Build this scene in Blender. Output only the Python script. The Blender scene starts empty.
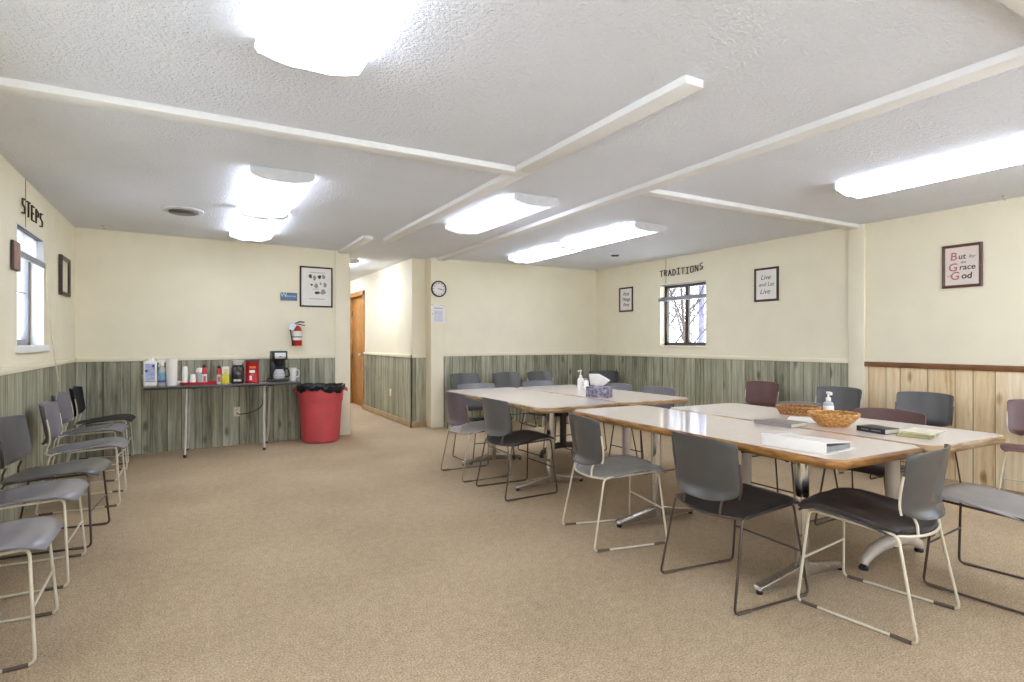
import bpy, bmesh, math, random
from mathutils import Vector, Matrix
R = random.Random(7)
PI = math.pi
col = bpy.context.scene.collection
scene = bpy.context.scene
H = 2.446

# ------------------------------------------------------------------ materials
def lin(c):
    r = []
    for v in c:
        v = v / 255.0
        r.append(v / 12.92 if v <= 0.04045 else ((v + 0.055) / 1.055) ** 2.4)
    return (*r, 1.0)

class N:
    """small node-tree writer"""
    def __init__(s, name):
        s.m = bpy.data.materials.new(name); s.m.use_nodes = True
        s.t = s.m.node_tree; s.t.nodes.clear()
        s.out = s.t.nodes.new('ShaderNodeOutputMaterial')
    def n(s, kind, **kw):
        x = s.t.nodes.new('ShaderNode' + kind)
        for k, v in kw.items():
            if k.startswith('i_'):
                x.inputs[k[2:].replace('_', ' ')].default_value = v
            else:
                setattr(x, k, v)
        return x
    def l(s, a, b): s.t.links.new(a, b)
    def math(s, op, a, b=None, c=None):
        x = s.n('Math', operation=op)
        for i, v in enumerate((a, b, c)):
            if v is None: continue
            if isinstance(v, (int, float)): x.inputs[i].default_value = v
            else: s.l(v, x.inputs[i])
        return x.outputs[0]
    def mix(s, f, a, b, blend='MIX'):
        x = s.n('Mix', data_type='RGBA', blend_type=blend)
        for i, v in ((0, f), (6, a), (7, b)):
            if isinstance(v, (int, float, tuple)): x.inputs[i].default_value = v
            else: s.l(v, x.inputs[i])
        return x.outputs[2]
    def ramp(s, f, stops):
        x = s.n('ValToRGB'); e = x.color_ramp.elements
        while len(e) < len(stops): e.new(0.5)
        for q, (p, c) in zip(e, stops): q.position = p; q.color = c
        s.l(f, x.inputs[0]); return x.outputs[0]
    def noise(s, vec, scale, detail=3, rough=0.55):
        x = s.n('TexNoise'); x.inputs['Scale'].default_value = scale
        x.inputs['Detail'].default_value = detail; x.inputs['Roughness'].default_value = rough
        if vec is not None: s.l(vec, x.inputs['Vector'])
        return x.outputs[0]
    def bsdf(s, color, rough=0.5, metal=0.0, bump=None, bs=0.3, bd=0.01, spec=0.5):
        b = s.n('BsdfPrincipled')
        if isinstance(color, tuple): b.inputs['Base Color'].default_value = color
        else: s.l(color, b.inputs['Base Color'])
        if isinstance(rough, (int, float)): b.inputs['Roughness'].default_value = rough
        else: s.l(rough, b.inputs['Roughness'])
        b.inputs['Metallic'].default_value = metal
        b.inputs['Specular IOR Level'].default_value = spec
        if bump is not None:
            k = s.n('Bump'); k.inputs['Strength'].default_value = bs; k.inputs['Distance'].default_value = bd
            s.l(bump, k.inputs['Height']); s.l(k.outputs[0], b.inputs['Normal'])
        s.l(b.outputs[0], s.out.inputs[0]); return b
    def obj(s): return s.n('TexCoord').outputs['Object']

def plain(name, rgb, rough=0.5, metal=0.0, var=0.08, scale=14, bs=0.0, bscale=200, spec=0.5):
    k = N(name); o = k.obj(); c = lin(rgb)
    f = k.noise(o, scale)
    a = tuple(x * (1 - var) for x in c[:3]) + (1,); b = tuple(min(1, x * (1 + var)) for x in c[:3]) + (1,)
    cc = k.ramp(f, [(0.3, a), (0.7, b)])
    bp = k.noise(o, bscale, 2) if bs else None
    k.bsdf(cc, rough, metal, bp, bs, 0.004, spec)
    return k.m

def emissive(name, rgb, e, base=(240, 240, 240)):
    k = N(name)
    b = k.bsdf(lin(base), 0.35)
    b.inputs['Emission Color'].default_value = lin(rgb); b.inputs['Emission Strength'].default_value = e
    return k.m

def planks(name, stops, pitch, groove, knot, rough=0.6):
    k = N(name); o = k.obj()
    sp = k.n('SeparateXYZ'); k.l(o, sp.inputs[0])
    u = k.math('ADD', sp.outputs[0], sp.outputs[1])
    us = k.math('ADD', u, k.math('MULTIPLY', k.math('SINE', k.math('MULTIPLY', u, 9.0)), 0.04))
    us = k.math('ADD', us, k.math('MULTIPLY', k.math('SINE', k.math('MULTIPLY', u, 23.0)), 0.012))
    q = k.math('DIVIDE', us, pitch)
    idx = k.math('FLOOR', q); fr = k.math('FRACT', q)
    wn = k.n('TexWhiteNoise', noise_dimensions='1D'); k.l(idx, wn.inputs['W'])
    def vec(a, b, c):
        x = k.n('CombineXYZ'); k.l(a, x.inputs[0]); k.l(b, x.inputs[1]); k.l(c, x.inputs[2]); return x.outputs[0]
    warp = k.math('MULTIPLY', k.noise(vec(k.math('MULTIPLY', u, 3.0), k.math('MULTIPLY', sp.outputs[2], 2.2), idx), 1.6), 1.6)
    g1 = k.noise(vec(k.math('ADD', k.math('MULTIPLY', u, 30.0), warp), k.math('MULTIPLY', sp.outputs[2], 1.3), k.math('MULTIPLY', idx, 7.3)), 1.0, 4, 0.6)
    g2 = k.noise(vec(k.math('MULTIPLY', u, 170.0), k.math('MULTIPLY', sp.outputs[2], 6.0), idx), 1.0, 2)
    blotch = k.noise(vec(k.math('MULTIPLY', u, 6.0), k.math('MULTIPLY', sp.outputs[2], 2.5), k.math('MULTIPLY', idx, 3.1)), 1.0, 3)
    f = k.math('ADD', k.math('MULTIPLY', g1, 0.72), k.math('MULTIPLY', g2, 0.2))
    f = k.math('ADD', f, k.math('MULTIPLY', k.math('SUBTRACT', blotch, .15), 0.28))
    f = k.math('ADD', f, k.math('MULTIPLY', k.math('SUBTRACT', wn.outputs[0], 0.55), 0.22))
    c = k.ramp(f, stops)
    v = k.n('TexVoronoi'); v.inputs['Scale'].default_value = 1.0
    k.l(vec(k.math('MULTIPLY', u, 5.5), k.math('MULTIPLY', sp.outputs[2], 2.6), idx), v.inputs['Vector'])
    mr = k.n('MapRange'); mr.inputs[1].default_value = .06; mr.inputs[2].default_value = .2; mr.inputs[3].default_value = .85; mr.inputs[4].default_value = 0.0
    k.l(k.math('ADD', v.outputs['Distance'], k.math('MULTIPLY', k.math('SUBTRACT', g1, .5), .22)), mr.inputs[0])
    c = k.mix(mr.outputs[0], c, knot)
    gv = k.math('LESS_THAN', fr, 0.055)
    c = k.mix(k.math('MULTIPLY', gv, 0.8), c, groove)
    h = k.math('SUBTRACT', k.math('MULTIPLY', g2, 0.25), gv)
    k.bsdf(c, rough, 0, h, 0.4, 0.004, 0.35)
    return k.m

M = {}
def mats():
    M['wall'] = plain('cream_paint', (236, 227, 201), 0.6, var=0.025, scale=3, bs=0.05, bscale=120, spec=0.3)
    k = N('popcorn_ceiling'); o = k.obj()
    v = k.n('TexVoronoi'); v.inputs['Scale'].default_value = 62; k.l(o, v.inputs['Vector'])
    f2 = k.noise(o, 55, 4, 0.65)
    h = k.math('ADD', k.math('MULTIPLY', v.outputs['Distance'], -0.25), k.math('MULTIPLY', f2, 1.4))
    c = k.ramp(k.noise(o, 1.2), [(0.3, lin((236, 238, 244))), (0.7, lin((241, 243, 249)))])
    k.bsdf(c, 0.85, 0, h, 0.8, 0.02, 0.2); M['ceiling'] = k.m
    M['white_paint'] = plain('white_board_paint', (232, 231, 228), 0.55, var=0.02, scale=6)
    k = N('tan_carpet'); o = k.obj()
    big = k.noise(o, 0.8, 3); fine = k.noise(o, 130, 3, 0.7); mid = k.noise(o, 22, 3)
    f = k.math('ADD', k.math('ADD', k.math('MULTIPLY', fine, 0.75), k.math('MULTIPLY', mid, 0.12)), k.math('MULTIPLY', big, 0.18))
    c = k.ramp(f, [(0.34, lin((120, 99, 78))), (0.52, lin((179, 157, 128))), (0.7, lin((218, 196, 165)))])
    k.bsdf(c, 0.95, 0, fine, 0.5, 0.01, 0.1); M['carpet'] = k.m
    M['grey_panel'] = planks('grey_wood_panelling', [(0.27, lin((82, 79, 62))), (0.44, lin((134, 131, 109))), (0.58, lin((162, 159, 136))), (0.76, lin((192, 188, 166)))], 0.128, lin((60, 57, 45)), lin((90, 84, 64)))
    M['pine_panel'] = planks('pale_pine_panelling', [(0.30, lin((186, 150, 102))), (0.42, lin((222, 194, 150))), (0.58, lin((236, 212, 172))), (0.72, lin((246, 230, 200)))], 0.185, lin((150, 118, 84)), lin((150, 108, 66)))
    M['rail_brown'] = plain('brown_rail', (128, 84, 46), 0.45, var=0.25, scale=9)
    M['oak'] = plain('golden_oak', (176, 120, 56), 0.4, var=0.22, scale=8)
    M['base_wood'] = plain('pale_wood_base', (176, 150, 112), 0.5, var=0.15, scale=8)
    def edge(nm, a, b, c_):
        k = N(nm); o = k.obj(); mp = k.n('Mapping'); mp.inputs['Scale'].default_value = (9, 9, 60); k.l(o, mp.inputs[0])
        c = k.ramp(k.noise(mp.outputs[0], 1.0, 4), [(0.3, lin(a)), (0.52, lin(b)), (0.75, lin(c_))])
        k.bsdf(c, 0.35); return k.m
    M['edge_gold'] = edge('golden_table_edge', (104, 66, 26), (156, 108, 52), (190, 142, 80))
    M['edge_pale'] = edge('pale_table_edge', (118, 88, 56), (170, 138, 100), (200, 172, 134))
    M['laminate'] = plain('beige_laminate', (222, 209, 200), 0.1, var=0.03, scale=30)
    M['chrome'] = plain('chrome', (205, 205, 205), 0.14, 1.0, var=0.03)
    M['steel_beige'] = plain('beige_painted_steel', (190, 178, 166), 0.4, 0.1)
    M['steel_dark'] = plain('dark_brown_steel', (78, 66, 56), 0.45, 0.3)
    M['f_cream'] = plain('cream_enamel', (214, 204, 182), 0.35, 0.15)
    M['f_bronze'] = plain('bronze_enamel', (88, 74, 66), 0.3, 0.6)
    M['f_chrome'] = plain('dull_chrome', (178, 168, 156), 0.25, 0.8)
    M['glide'] = plain('brown_plastic_glide', (92, 76, 62), 0.5)
    for nm, c, r in (('s_slate', (90, 88, 87), .28), ('s_lilac', (124, 120, 124), .27), ('s_grey', (78, 76, 74), .27), ('s_pale', (152, 148, 152), .27), ('s_stone2', (146, 145, 142), .22), ('s_steel', (150, 149, 147), .22),
                     ('s_black', (44, 44, 46), .38), ('s_maroon', (104, 72, 70), .3), ('s_plum', (96, 84, 92), .35), ('s_stone', (176, 168, 162), .35), ('s_worn', (58, 50, 48), .5)):
        M[nm] = plain('shell_' + nm[2:], c, r, var=0.07, scale=7, bs=0.04, bscale=400)
    for nm, amp in (('lamp', LAMP), ('lamp_hall', LAMP * 3)):
        k = N('lit_diffuser' if nm == 'lamp' else 'lit_hall_diffuser'); sp = k.n('SeparateXYZ'); k.l(k.obj(), sp.inputs[0])
        ax = k.math('ABSOLUTE', sp.outputs[0]); ay = k.math('ABSOLUTE', sp.outputs[1])
        q = k.math('DIVIDE', k.math('SUBTRACT', ax, .085), .036)
        band = k.math('EXPONENT', k.math('MULTIPLY', k.math('MULTIPLY', q, q), -1.0))
        side = k.math('MULTIPLY', k.math('GREATER_THAN', ax, .19), .5)
        endf = k.n('MapRange'); endf.inputs[1].default_value = .52; endf.inputs[2].default_value = .66; endf.inputs[3].default_value = 1.0; endf.inputs[4].default_value = 0.0
        k.l(ay, endf.inputs[0])
        e = k.math('ADD', k.math('MULTIPLY', k.math('MULTIPLY', k.math('ADD', band, side), endf.outputs[0]), amp), .8)
        b = k.bsdf(lin((235, 235, 235)), 0.35); b.inputs['Emission Color'].default_value = lin((226, 237, 255)); k.l(e, b.inputs['Emission Strength'])
        M[nm] = k.m
    M['cap'] = plain('lamp_end_cap', (205, 205, 205), 0.5)
    M['black'] = plain('black_plastic', (26, 25, 25), 0.35)
    M['darkframe'] = plain('dark_brown_frame', (64, 47, 36), 0.4, var=0.25, scale=20)
    M['plaqueface'] = plain('pinkish_wood', (156, 118, 104), 0.4, var=0.15, scale=20)
    M['noticeprint'] = plain('pale_lilac_print', (214, 211, 218), 0.7)
    M['redframe'] = plain('reddish_brown_frame', (92, 58, 42), 0.4, var=0.25, scale=20)
    M['bluntframe'] = plain('bronze_aluminium', (86, 78, 72), 0.4, 0.5)
    M['greyframe'] = plain('grey_aluminium', (150, 148, 156), 0.4, 0.4)
    M['paper'] = plain('white_paper', (236, 230, 222), 0.7, var=0.02)
    M['paper_pink'] = plain('pale_pink_paper', (226, 212, 202), 0.7, var=0.02)
    M['ink'] = plain('black_ink', (62, 56, 50), 0.7)
    M['inkgrey'] = plain('grey_ink', (150, 148, 146), 0.7)
    M['inkred'] = plain('red_ink', (176, 104, 100), 0.7)
    M['white'] = plain('white_plastic', (240, 236, 229), 0.35, var=0.02)
    M['ivory'] = plain('ivory_plastic', (222, 214, 190), 0.4)
    M['red'] = plain('red_plastic', (196, 52, 62), 0.45, var=0.05)
    M['bin_red'] = plain('faded_red_plastic', (196, 74, 78), 0.5, var=0.08, scale=5)
    M['redgloss'] = plain('red_enamel', (190, 34, 40), 0.25)
    M['liner'] = plain('black_liner', (24, 25, 28), 0.22, bs=0.6, bscale=25)
    M['counter'] = plain('dark_walnut_top', (112, 104, 98), 0.2, var=0.2, scale=9)
    M['counter_edge'] = plain('dark_edge', (52, 46, 42), 0.4)
    M['legsteel'] = plain('silver_steel', (192, 186, 176), 0.4, 0.1)
    M['yellow'] = plain('yellow_card', (214, 200, 50), 0.5)
    M['bluelabel'] = plain('lavender_label', (170, 178, 208), 0.5, var=0.25, scale=40)
    M['navy'] = plain('navy_label', (70, 84, 150), 0.5)
    M['teal'] = plain('teal_label', (120, 160, 176), 0.5, var=0.3, scale=40)
    M['orange'] = plain('orange_label', (222, 116, 50), 0.5)
    M['signblue'] = plain('blue_sign', (92, 116, 140), 0.45, var=0.1)
    M['signtext'] = plain('pale_sign_ink', (196, 206, 222), 0.5)
    M['darkglass'] = plain('dark_glass', (62, 54, 54), 0.12, var=0.4, scale=40)
    M['silver'] = plain('brushed_silver', (190, 188, 184), 0.3, 0.7)
    M['tagblue'] = plain('pale_blue_tag', (214, 218, 230), 0.6)
    M['twig'] = plain('dark_twig', (62, 50, 36), 0.8, var=0.4, scale=60)
    M['book'] = plain('black_cloth_cover', (44, 40, 38), 0.6)
    M['pages'] = plain('cream_pages', (216, 207, 184), 0.8)
    M['greycover'] = plain('grey_cover', (140, 132, 124), 0.5)
    M['olive'] = plain('olive_pamphlet', (166, 156, 108), 0.6, var=0.15)
    k = N('tissue_box_print'); c = k.ramp(k.noise(k.obj(), 45, 3), [(0.35, lin((84, 78, 92))), (0.55, lin((140, 134, 150))), (0.7, lin((186, 180, 194)))])
    k.bsdf(c, 0.5); M['tissuebox'] = k.m
    k = N('woven_cane'); c = k.ramp(k.noise(k.obj(), 60, 3), [(0.3, lin((146, 96, 42))), (0.55, lin((204, 150, 82))), (0.75, lin((230, 184, 114)))])
    k.bsdf(c, 0.5); M['cane'] = k.m
    k = N('dark_cane'); c = k.ramp(k.noise(k.obj(), 60, 3), [(0.3, lin((124, 82, 44))), (0.7, lin((186, 132, 76)))])
    k.bsdf(c, 0.5); M['canedark'] = k.m
    k = N('window_glass'); tr = k.n('BsdfTransparent'); gl = k.n('BsdfGlossy'); gl.inputs['Roughness'].default_value = 0.02
    mx = k.n('MixShader'); mx.inputs[0].default_value = 0.06
    k.l(tr.outputs[0], mx.inputs[1]); k.l(gl.outputs[0], mx.inputs[2]); k.l(mx.outputs[0], k.out.inputs[0]); M['glass'] = k.m
    k = N('clear_plastic'); tr = k.n('BsdfTransparent'); tr.inputs[0].default_value = (0.86, 0.87, 0.88, 1)
    gl = k.n('BsdfPrincipled'); gl.inputs['Base Color'].default_value = lin((232, 234, 236)); gl.inputs['Roughness'].default_value = 0.1
    mx = k.n('MixShader'); mx.inputs[0].default_value = 0.5
    k.l(tr.outputs[0], mx.inputs[1]); k.l(gl.outputs[0], mx.inputs[2]); k.l(mx.outputs[0], k.out.inputs[0]); M['clear'] = k.m
    M['bark'] = plain('grey_brown_bark', (58, 46, 40), 0.9, var=0.3, scale=30)
    M['siding'] = plain('blue_grey_siding', (96, 94, 138), 0.7)
    M['roof'] = plain('grey_shingle', (110, 106, 108), 0.9)
    M['snowground'] = plain('pale_winter_ground', (200, 198, 194), 0.9, var=0.15, scale=2)
    M['blind'] = plain('grey_blind_slats', (150, 148, 152), 0.5)
    k = N('white_blind'); b = k.bsdf(lin((236, 236, 240)), .6); tl = k.n('BsdfTranslucent'); tl.inputs[0].default_value = lin((236, 236, 240)); mx = k.n('MixShader'); mx.inputs[0].default_value = .75
    k.l(b.outputs[0], mx.inputs[1]); k.l(tl.outputs[0], mx.inputs[2]); k.l(mx.outputs[0], k.out.inputs[0]); M['blindwhite'] = k.m
    M['cord'] = plain('pale_cord', (224, 214, 184), 0.7)
LAMP = 20.0
mats()

# ------------------------------------------------------------------ geometry
class G:
    """collects shapes and links them as ONE mesh object"""
    def __init__(s): s.v = []; s.f = []
    def add(s, vs, fs):
        o = len(s.v); s.v += [tuple(v) for v in vs]; s.f += [[i + o for i in f] for f in fs]; return s
    def box(s, x0, x1, y0, y1, z0, z1, rot=0, c=None):
        vs = [Vector((x, y, z)) for z in (z0, z1) for y in (y0, y1) for x in (x0, x1)]
        if rot:
            c = c or ((x0 + x1) / 2, (y0 + y1) / 2)
            m = Matrix.Translation((c[0], c[1], 0)) @ Matrix.Rotation(rot, 4, 'Z') @ Matrix.Translation((-c[0], -c[1], 0))
            vs = [m @ v for v in vs]
        return s.add(vs, [(0, 2, 3, 1), (4, 5, 7, 6), (0, 1, 5, 4), (1, 3, 7, 5), (3, 2, 6, 7), (2, 0, 4, 6)])
    def prism(s, poly, d, axis):
        """poly: points on a plane, extruded by vector d (Vector)"""
        n = len(poly); d = Vector(d)
        vs = [Vector(p) for p in poly] + [Vector(p) + d for p in poly]
        fs = [list(range(n))[::-1], list(range(n, 2 * n))] + [[i, (i + 1) % n, (i + 1) % n + n, i + n] for i in range(n)]
        return s.add(vs, fs)
    def lathe(s, prof, c=(0, 0, 0), n=28, sx=1, sy=1, cap0=True, cap1=True):
        vs = []; fs = []; m = len(prof)
        for r, z in prof:
            for k in range(n):
                a = 2 * PI * k / n; vs.append((c[0] + r * sx * math.cos(a), c[1] + r * sy * math.sin(a), c[2] + z))
        for i in range(m - 1):
            for k in range(n):
                k2 = (k + 1) % n; fs.append([i * n + k, i * n + k2, (i + 1) * n + k2, (i + 1) * n + k])
        if cap0: fs.append(list(range(n))[::-1])
        if cap1: fs.append([(m - 1) * n + k for k in range(n)])
        return s.add(vs, fs)
    def tube(s, pts, r, n=8, closed=False, caps=True):
        pts = [Vector(p) for p in pts]; m = len(pts)
        rr = r if isinstance(r, (list, tuple)) else [r] * m
        tang = []
        for i in range(m):
            a = pts[(i - 1) % m] if (closed or i > 0) else pts[i]
            b = pts[(i + 1) % m] if (closed or i < m - 1) else pts[i]
            t = (b - a); tang.append(t.normalized() if t.length > 1e-9 else Vector((0, 0, 1)))
        up = Vector((0, 0, 1)) if abs(tang[0].z) < 0.9 else Vector((1, 0, 0))
        x = tang[0].cross(up).normalized(); vs = []; fs = []
        for i in range(m):
            x = (x - tang[i] * x.dot(tang[i]))
            x = x.normalized() if x.length > 1e-6 else tang[i].orthogonal().normalized()
            y = tang[i].cross(x)
            for k in range(n):
                a = 2 * PI * k / n; vs.append(pts[i] + (x * math.cos(a) + y * math.sin(a)) * rr[i])
        for i in range(m if closed else m - 1):
            j = (i + 1) % m
            for k in range(n):
                k2 = (k + 1) % n; fs.append([i * n + k, i * n + k2, j * n + k2, j * n + k])
        if not closed and caps: fs.append(list(range(n))[::-1]); fs.append([(m - 1) * n + k for k in range(n)])
        return s.add(vs, fs)
    def xf(s, m): s.v = [tuple(m @ Vector(v)) for v in s.v]; return s
    def mesh(s, name, smooth=True, bevel=0, seg=2):
        me = bpy.data.meshes.new(name); me.from_pydata(s.v, [], s.f); me.validate()
        bm = bmesh.new(); bm.from_mesh(me); bmesh.ops.recalc_face_normals(bm, faces=bm.faces)
        if bevel:
            es = [e for e in bm.edges if len(e.link_faces) == 2 and e.calc_face_angle(0) > 0.6]
            bmesh.ops.bevel(bm, geom=es, offset=bevel, segments=seg, affect='EDGES', profile=0.5, clamp_overlap=True)
        for f in bm.faces: f.smooth = smooth
        if smooth:
            for e in bm.edges:
                if len(e.link_faces) == 2 and e.calc_face_angle(0) > 0.7: e.smooth = False
        bm.to_mesh(me); bm.free(); return me
    def build(s, name, m, parent=None, smooth=True, bevel=0, seg=2):
        me = s.mesh(name, smooth, bevel, seg); me.materials.append(M[m]); return link(name, me, parent)

def link(name, data, parent=None):
    o = bpy.data.objects.new(name, data); col.objects.link(o)
    if parent is not None: o.parent = parent
    return o
def tag(o, label, cat, group=None):
    o['label'] = label; o['category'] = cat
    if group: o['group'] = group
    return o
def thing(name, label, cat, loc=(0, 0, 0), rot=0, group=None):
    o = link(name, None); o.location = loc; o.rotation_euler = (0, 0, math.radians(rot)); o.empty_display_size = 0.1
    return tag(o, label, cat, group)
def struct(o): o['kind'] = 'structure'; return o
def fillet(pts, r, n=5, closed=False):
    pts = [Vector(p) for p in pts]; out = []; m = len(pts)
    for i, p in enumerate(pts):
        if not closed and i in (0, m - 1): out.append(p); continue
        a = pts[(i - 1) % m] - p; b = pts[(i + 1) % m] - p
        d = min(r, a.length * .45, b.length * .45)
        p0 = p + a.normalized() * d; p1 = p + b.normalized() * d
        for k in range(n + 1):
            t = k / n; out.append(p0 * (1 - t) ** 2 + p * 2 * t * (1 - t) + p1 * t * t)
    return out
def text(name, body, size, mat, parent, loc, rot, shear=0.0, offset=0.0, align='CENTER'):
    c = bpy.data.curves.new(name, 'FONT'); c.body = body; c.size = size; c.align_x = align; c.align_y = 'CENTER'
    c.extrude = 0.0004; c.shear = shear; c.offset = offset
    tmp = bpy.data.objects.new('tmp', c); col.objects.link(tmp); bpy.context.view_layer.update()
    me = bpy.data.meshes.new_from_object(tmp.evaluated_get(bpy.context.evaluated_depsgraph_get()))
    bpy.data.objects.remove(tmp); me.materials.clear(); me.materials.append(M[mat])
    o = link(name, me, parent); o.location = loc; o.rotation_euler = rot; return o

# ------------------------------------------------------------------ room shell
YB, YE = -3.2, 12.6
struct(G().box(-1.4, 6.3, YB - .1, YE + .1, -.1, 0).build('floor', 'carpet', smooth=False))
struct(G().box(-1.4, 6.3, YB - .1, YE + .1, H, H + .1).build('ceiling', 'ceiling', smooth=False))
# left wall (window hole y 5.17..6.02, z 1.21..2.085), right wall (hole y 5.35..6.2, z 1.18..2.065)
def holed(x0, x1, ya, yb, *holes):
    g = G(); y = ya
    for (wy0, wy1, wz0, wz1) in sorted(holes):
        g.box(x0, x1, y, wy0, 0, H).box(x0, x1, wy0, wy1, 0, wz0).box(x0, x1, wy0, wy1, wz1, H); y = wy1
    return g.box(x0, x1, y, yb, 0, H)
LW = (5.17, 6.02, 1.21, 2.085); RW = (5.35, 6.2, 1.18, 2.065)
LW_FILL = (-2.6, .4, 1.12, 2.2); LW_FILL2 = (1.5, 3.7, 1.1, 1.72); RW_FILL = (-2.6, .2, 1.1, 2.1); BW_FILL = (-.4, 5.4, .55, 2.2)  # added openings in unseen walls, made to brighten the ceiling with daylight
struct(holed(-1.32, -1.06, YB, YE, LW, LW_FILL, LW_FILL2).build('wall_left', 'wall', smooth=False))
struct(holed(6.0, 6.18, YB, YE, RW, RW_FILL).build('wall_right', 'wall', smooth=False))
struct(G().box(-1.06, BW_FILL[0], YB - .1, YB, 0, H).box(BW_FILL[1], 6.0, YB - .1, YB, 0, H).box(BW_FILL[0], BW_FILL[1], YB - .1, YB, 0, BW_FILL[2]).box(BW_FILL[0], BW_FILL[1], YB - .1, YB, BW_FILL[3], H).build('wall_behind', 'wall', smooth=False))
struct(G().box(-1.06, 6.0, YE, YE + .1, 0, H).build('wall_hall_end', 'wall', smooth=False))
bl0, bl1 = Vector((-1.06, 7.47, 0)), Vector((1.86, 7.715, 0))
bdir = (bl1 - bl0).normalized(); bnor = Vector((bdir.y, -bdir.x, 0))       # towards the room
def strip(a, b, t, z0, z1, off=0.0):
    """a slab along the back left wall from distance a to b, its front face off in front of the wall"""
    p0 = bl0 + bdir * a + bnor * off; p1 = bl0 + bdir * b + bnor * off; q = bnor * -t
    return [[p0 + Vector((0, 0, z0)), p1 + Vector((0, 0, z0)), p1 + q + Vector((0, 0, z0)), p0 + q + Vector((0, 0, z0))], (0, 0, z1 - z0)]
BL = (bl1 - bl0).length
g = G(); p, d = strip(0, BL, .12, 0, H); g.prism(p, d, 0); struct(g.build('wall_back', 'wall', smooth=False))
g = G(); p, d = strip(0, BL - .2, .012, 0.0, 1.03, .01); g.prism(p, d, 0); struct(g.build('wall_panelling_back', 'grey_panel', smooth=False))
g = G(); p, d = strip(0, BL - .2, .024, 1.026, 1.072, .024); g.prism(p, d, 0); struct(g.build('trim_1', 'wall', bevel=.006))
g = G(); p, d = strip(BL - .2, BL, .03, 0.0, H, .022); g.prism(p, d, 0); struct(g.build('trim_2', 'wall', bevel=.004))
# far wall, its pilaster, and the hall block
struct(G().box(3.1, 6.0, 7.71, 7.85, 0, H).build('wall_far', 'wall', smooth=False))
struct(G().box(2.79, 3.1, 7.88, 8.0, 0, H).box(2.79, 2.92, 8.0, 10.5, 0, H).box(2.79, 2.92, 10.5, 11.64, 2.14, H).box(2.79, 2.92, 11.64, YE, 0, H).build('wall_hall', 'wall', smooth=False))
struct(G().box(3.0, 3.19, 7.66, 7.9, 0, H).build('trim_3', 'wall', smooth=False, bevel=.004))
struct(G().box(3.19, 5.99, 7.698, 7.712, 0, 1.03).build('wall_panelling_far', 'grey_panel', smooth=False))
struct(G().box(3.19, 5.99, 7.684, 7.712, 1.026, 1.072).build('trim_4', 'wall', bevel=.006))
struct(G().box(2.778, 3.0, 7.868, 7.882, 0, 1.01).box(2.778, 2.792, 7.868, 10.44, 0, 1.01).build('wall_panelling_hall', 'grey_panel', smooth=False))
struct(G().box(2.764, 3.0, 7.854, 7.882, 1.006, 1.05).box(2.764, 2.792, 7.854, 10.44, 1.006, 1.05).build('trim_5', 'wall', bevel=.004))
struct(G().box(2.762, 3.0, 7.852, 7.872, 0, .085).box(2.762, 2.78, 7.852, 10.44, 0, .085).build('baseboard_hall', 'base_wood', bevel=.004))
# right wall: grey panelling beyond the pilaster, pale pine on the near side
struct(G().box(5.988, 6.002, 3.44, 7.70, 0, 1.02).build('wall_panelling_right', 'grey_panel', smooth=False))
struct(G().box(5.974, 6.002, 3.44, 7.70, 1.016, 1.062).build('trim_6', 'wall', bevel=.006))
struct(G().box(5.968, 6.01, 3.28, 3.44, 0, H).build('trim_7', 'wall', bevel=.004))
struct(G().box(5.986, 6.002, YB, 3.28, 0, 1.0).build('wall_panelling_pine', 'pine_panel', smooth=False))
struct(G().box(5.966, 6.002, YB, 3.28, .992, 1.042).build('trim_8', 'rail_brown', bevel=.008))
# left wall panelling
struct(G().box(-1.062, -1.048, YB, 7.46, 0, 1.035).build('wall_panelling_left', 'grey_panel', smooth=False))
struct(G().box(-1.062, -1.034, YB, 7.45, 1.03, 1.076).build('trim_9', 'wall', bevel=.006))
# thin wall seams above both windows
struct(G().box(-1.062, -1.056, 5.41, 5.416, 2.09, H).build('trim_10', 'inkgrey'))
struct(G().box(5.997, 6.002, 6.08, 6.087, 2.07, H).build('trim_11', 'inkgrey'))
# ceiling boards
bz0 = H - .036
for i_, (x0, x1, y0, y1) in enumerate(((1.935, 2.05, 1.84, 3.38), (1.945, 2.06, 3.49, 6.48), (1.70, 1.815, 6.43, 7.7), (-1.06, 2.05, 3.38, 3.49), (3.09, 6.0, 3.33, 3.44), (2.2, 2.93, .765, .875))):
    struct(G().box(x0, x1, y0, y1, bz0, H + .005).build('trim_%d' % (12 + i_), 'white_paint', bevel=.004))
struct(G().prism([(2.88, -1.5, bz0), (2.995, -1.5, bz0), (3.205, 7.66, bz0), (3.09, 7.66, bz0)], (0, 0, .04), 0).build('trim_18', 'white_paint', bevel=.004))

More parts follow.
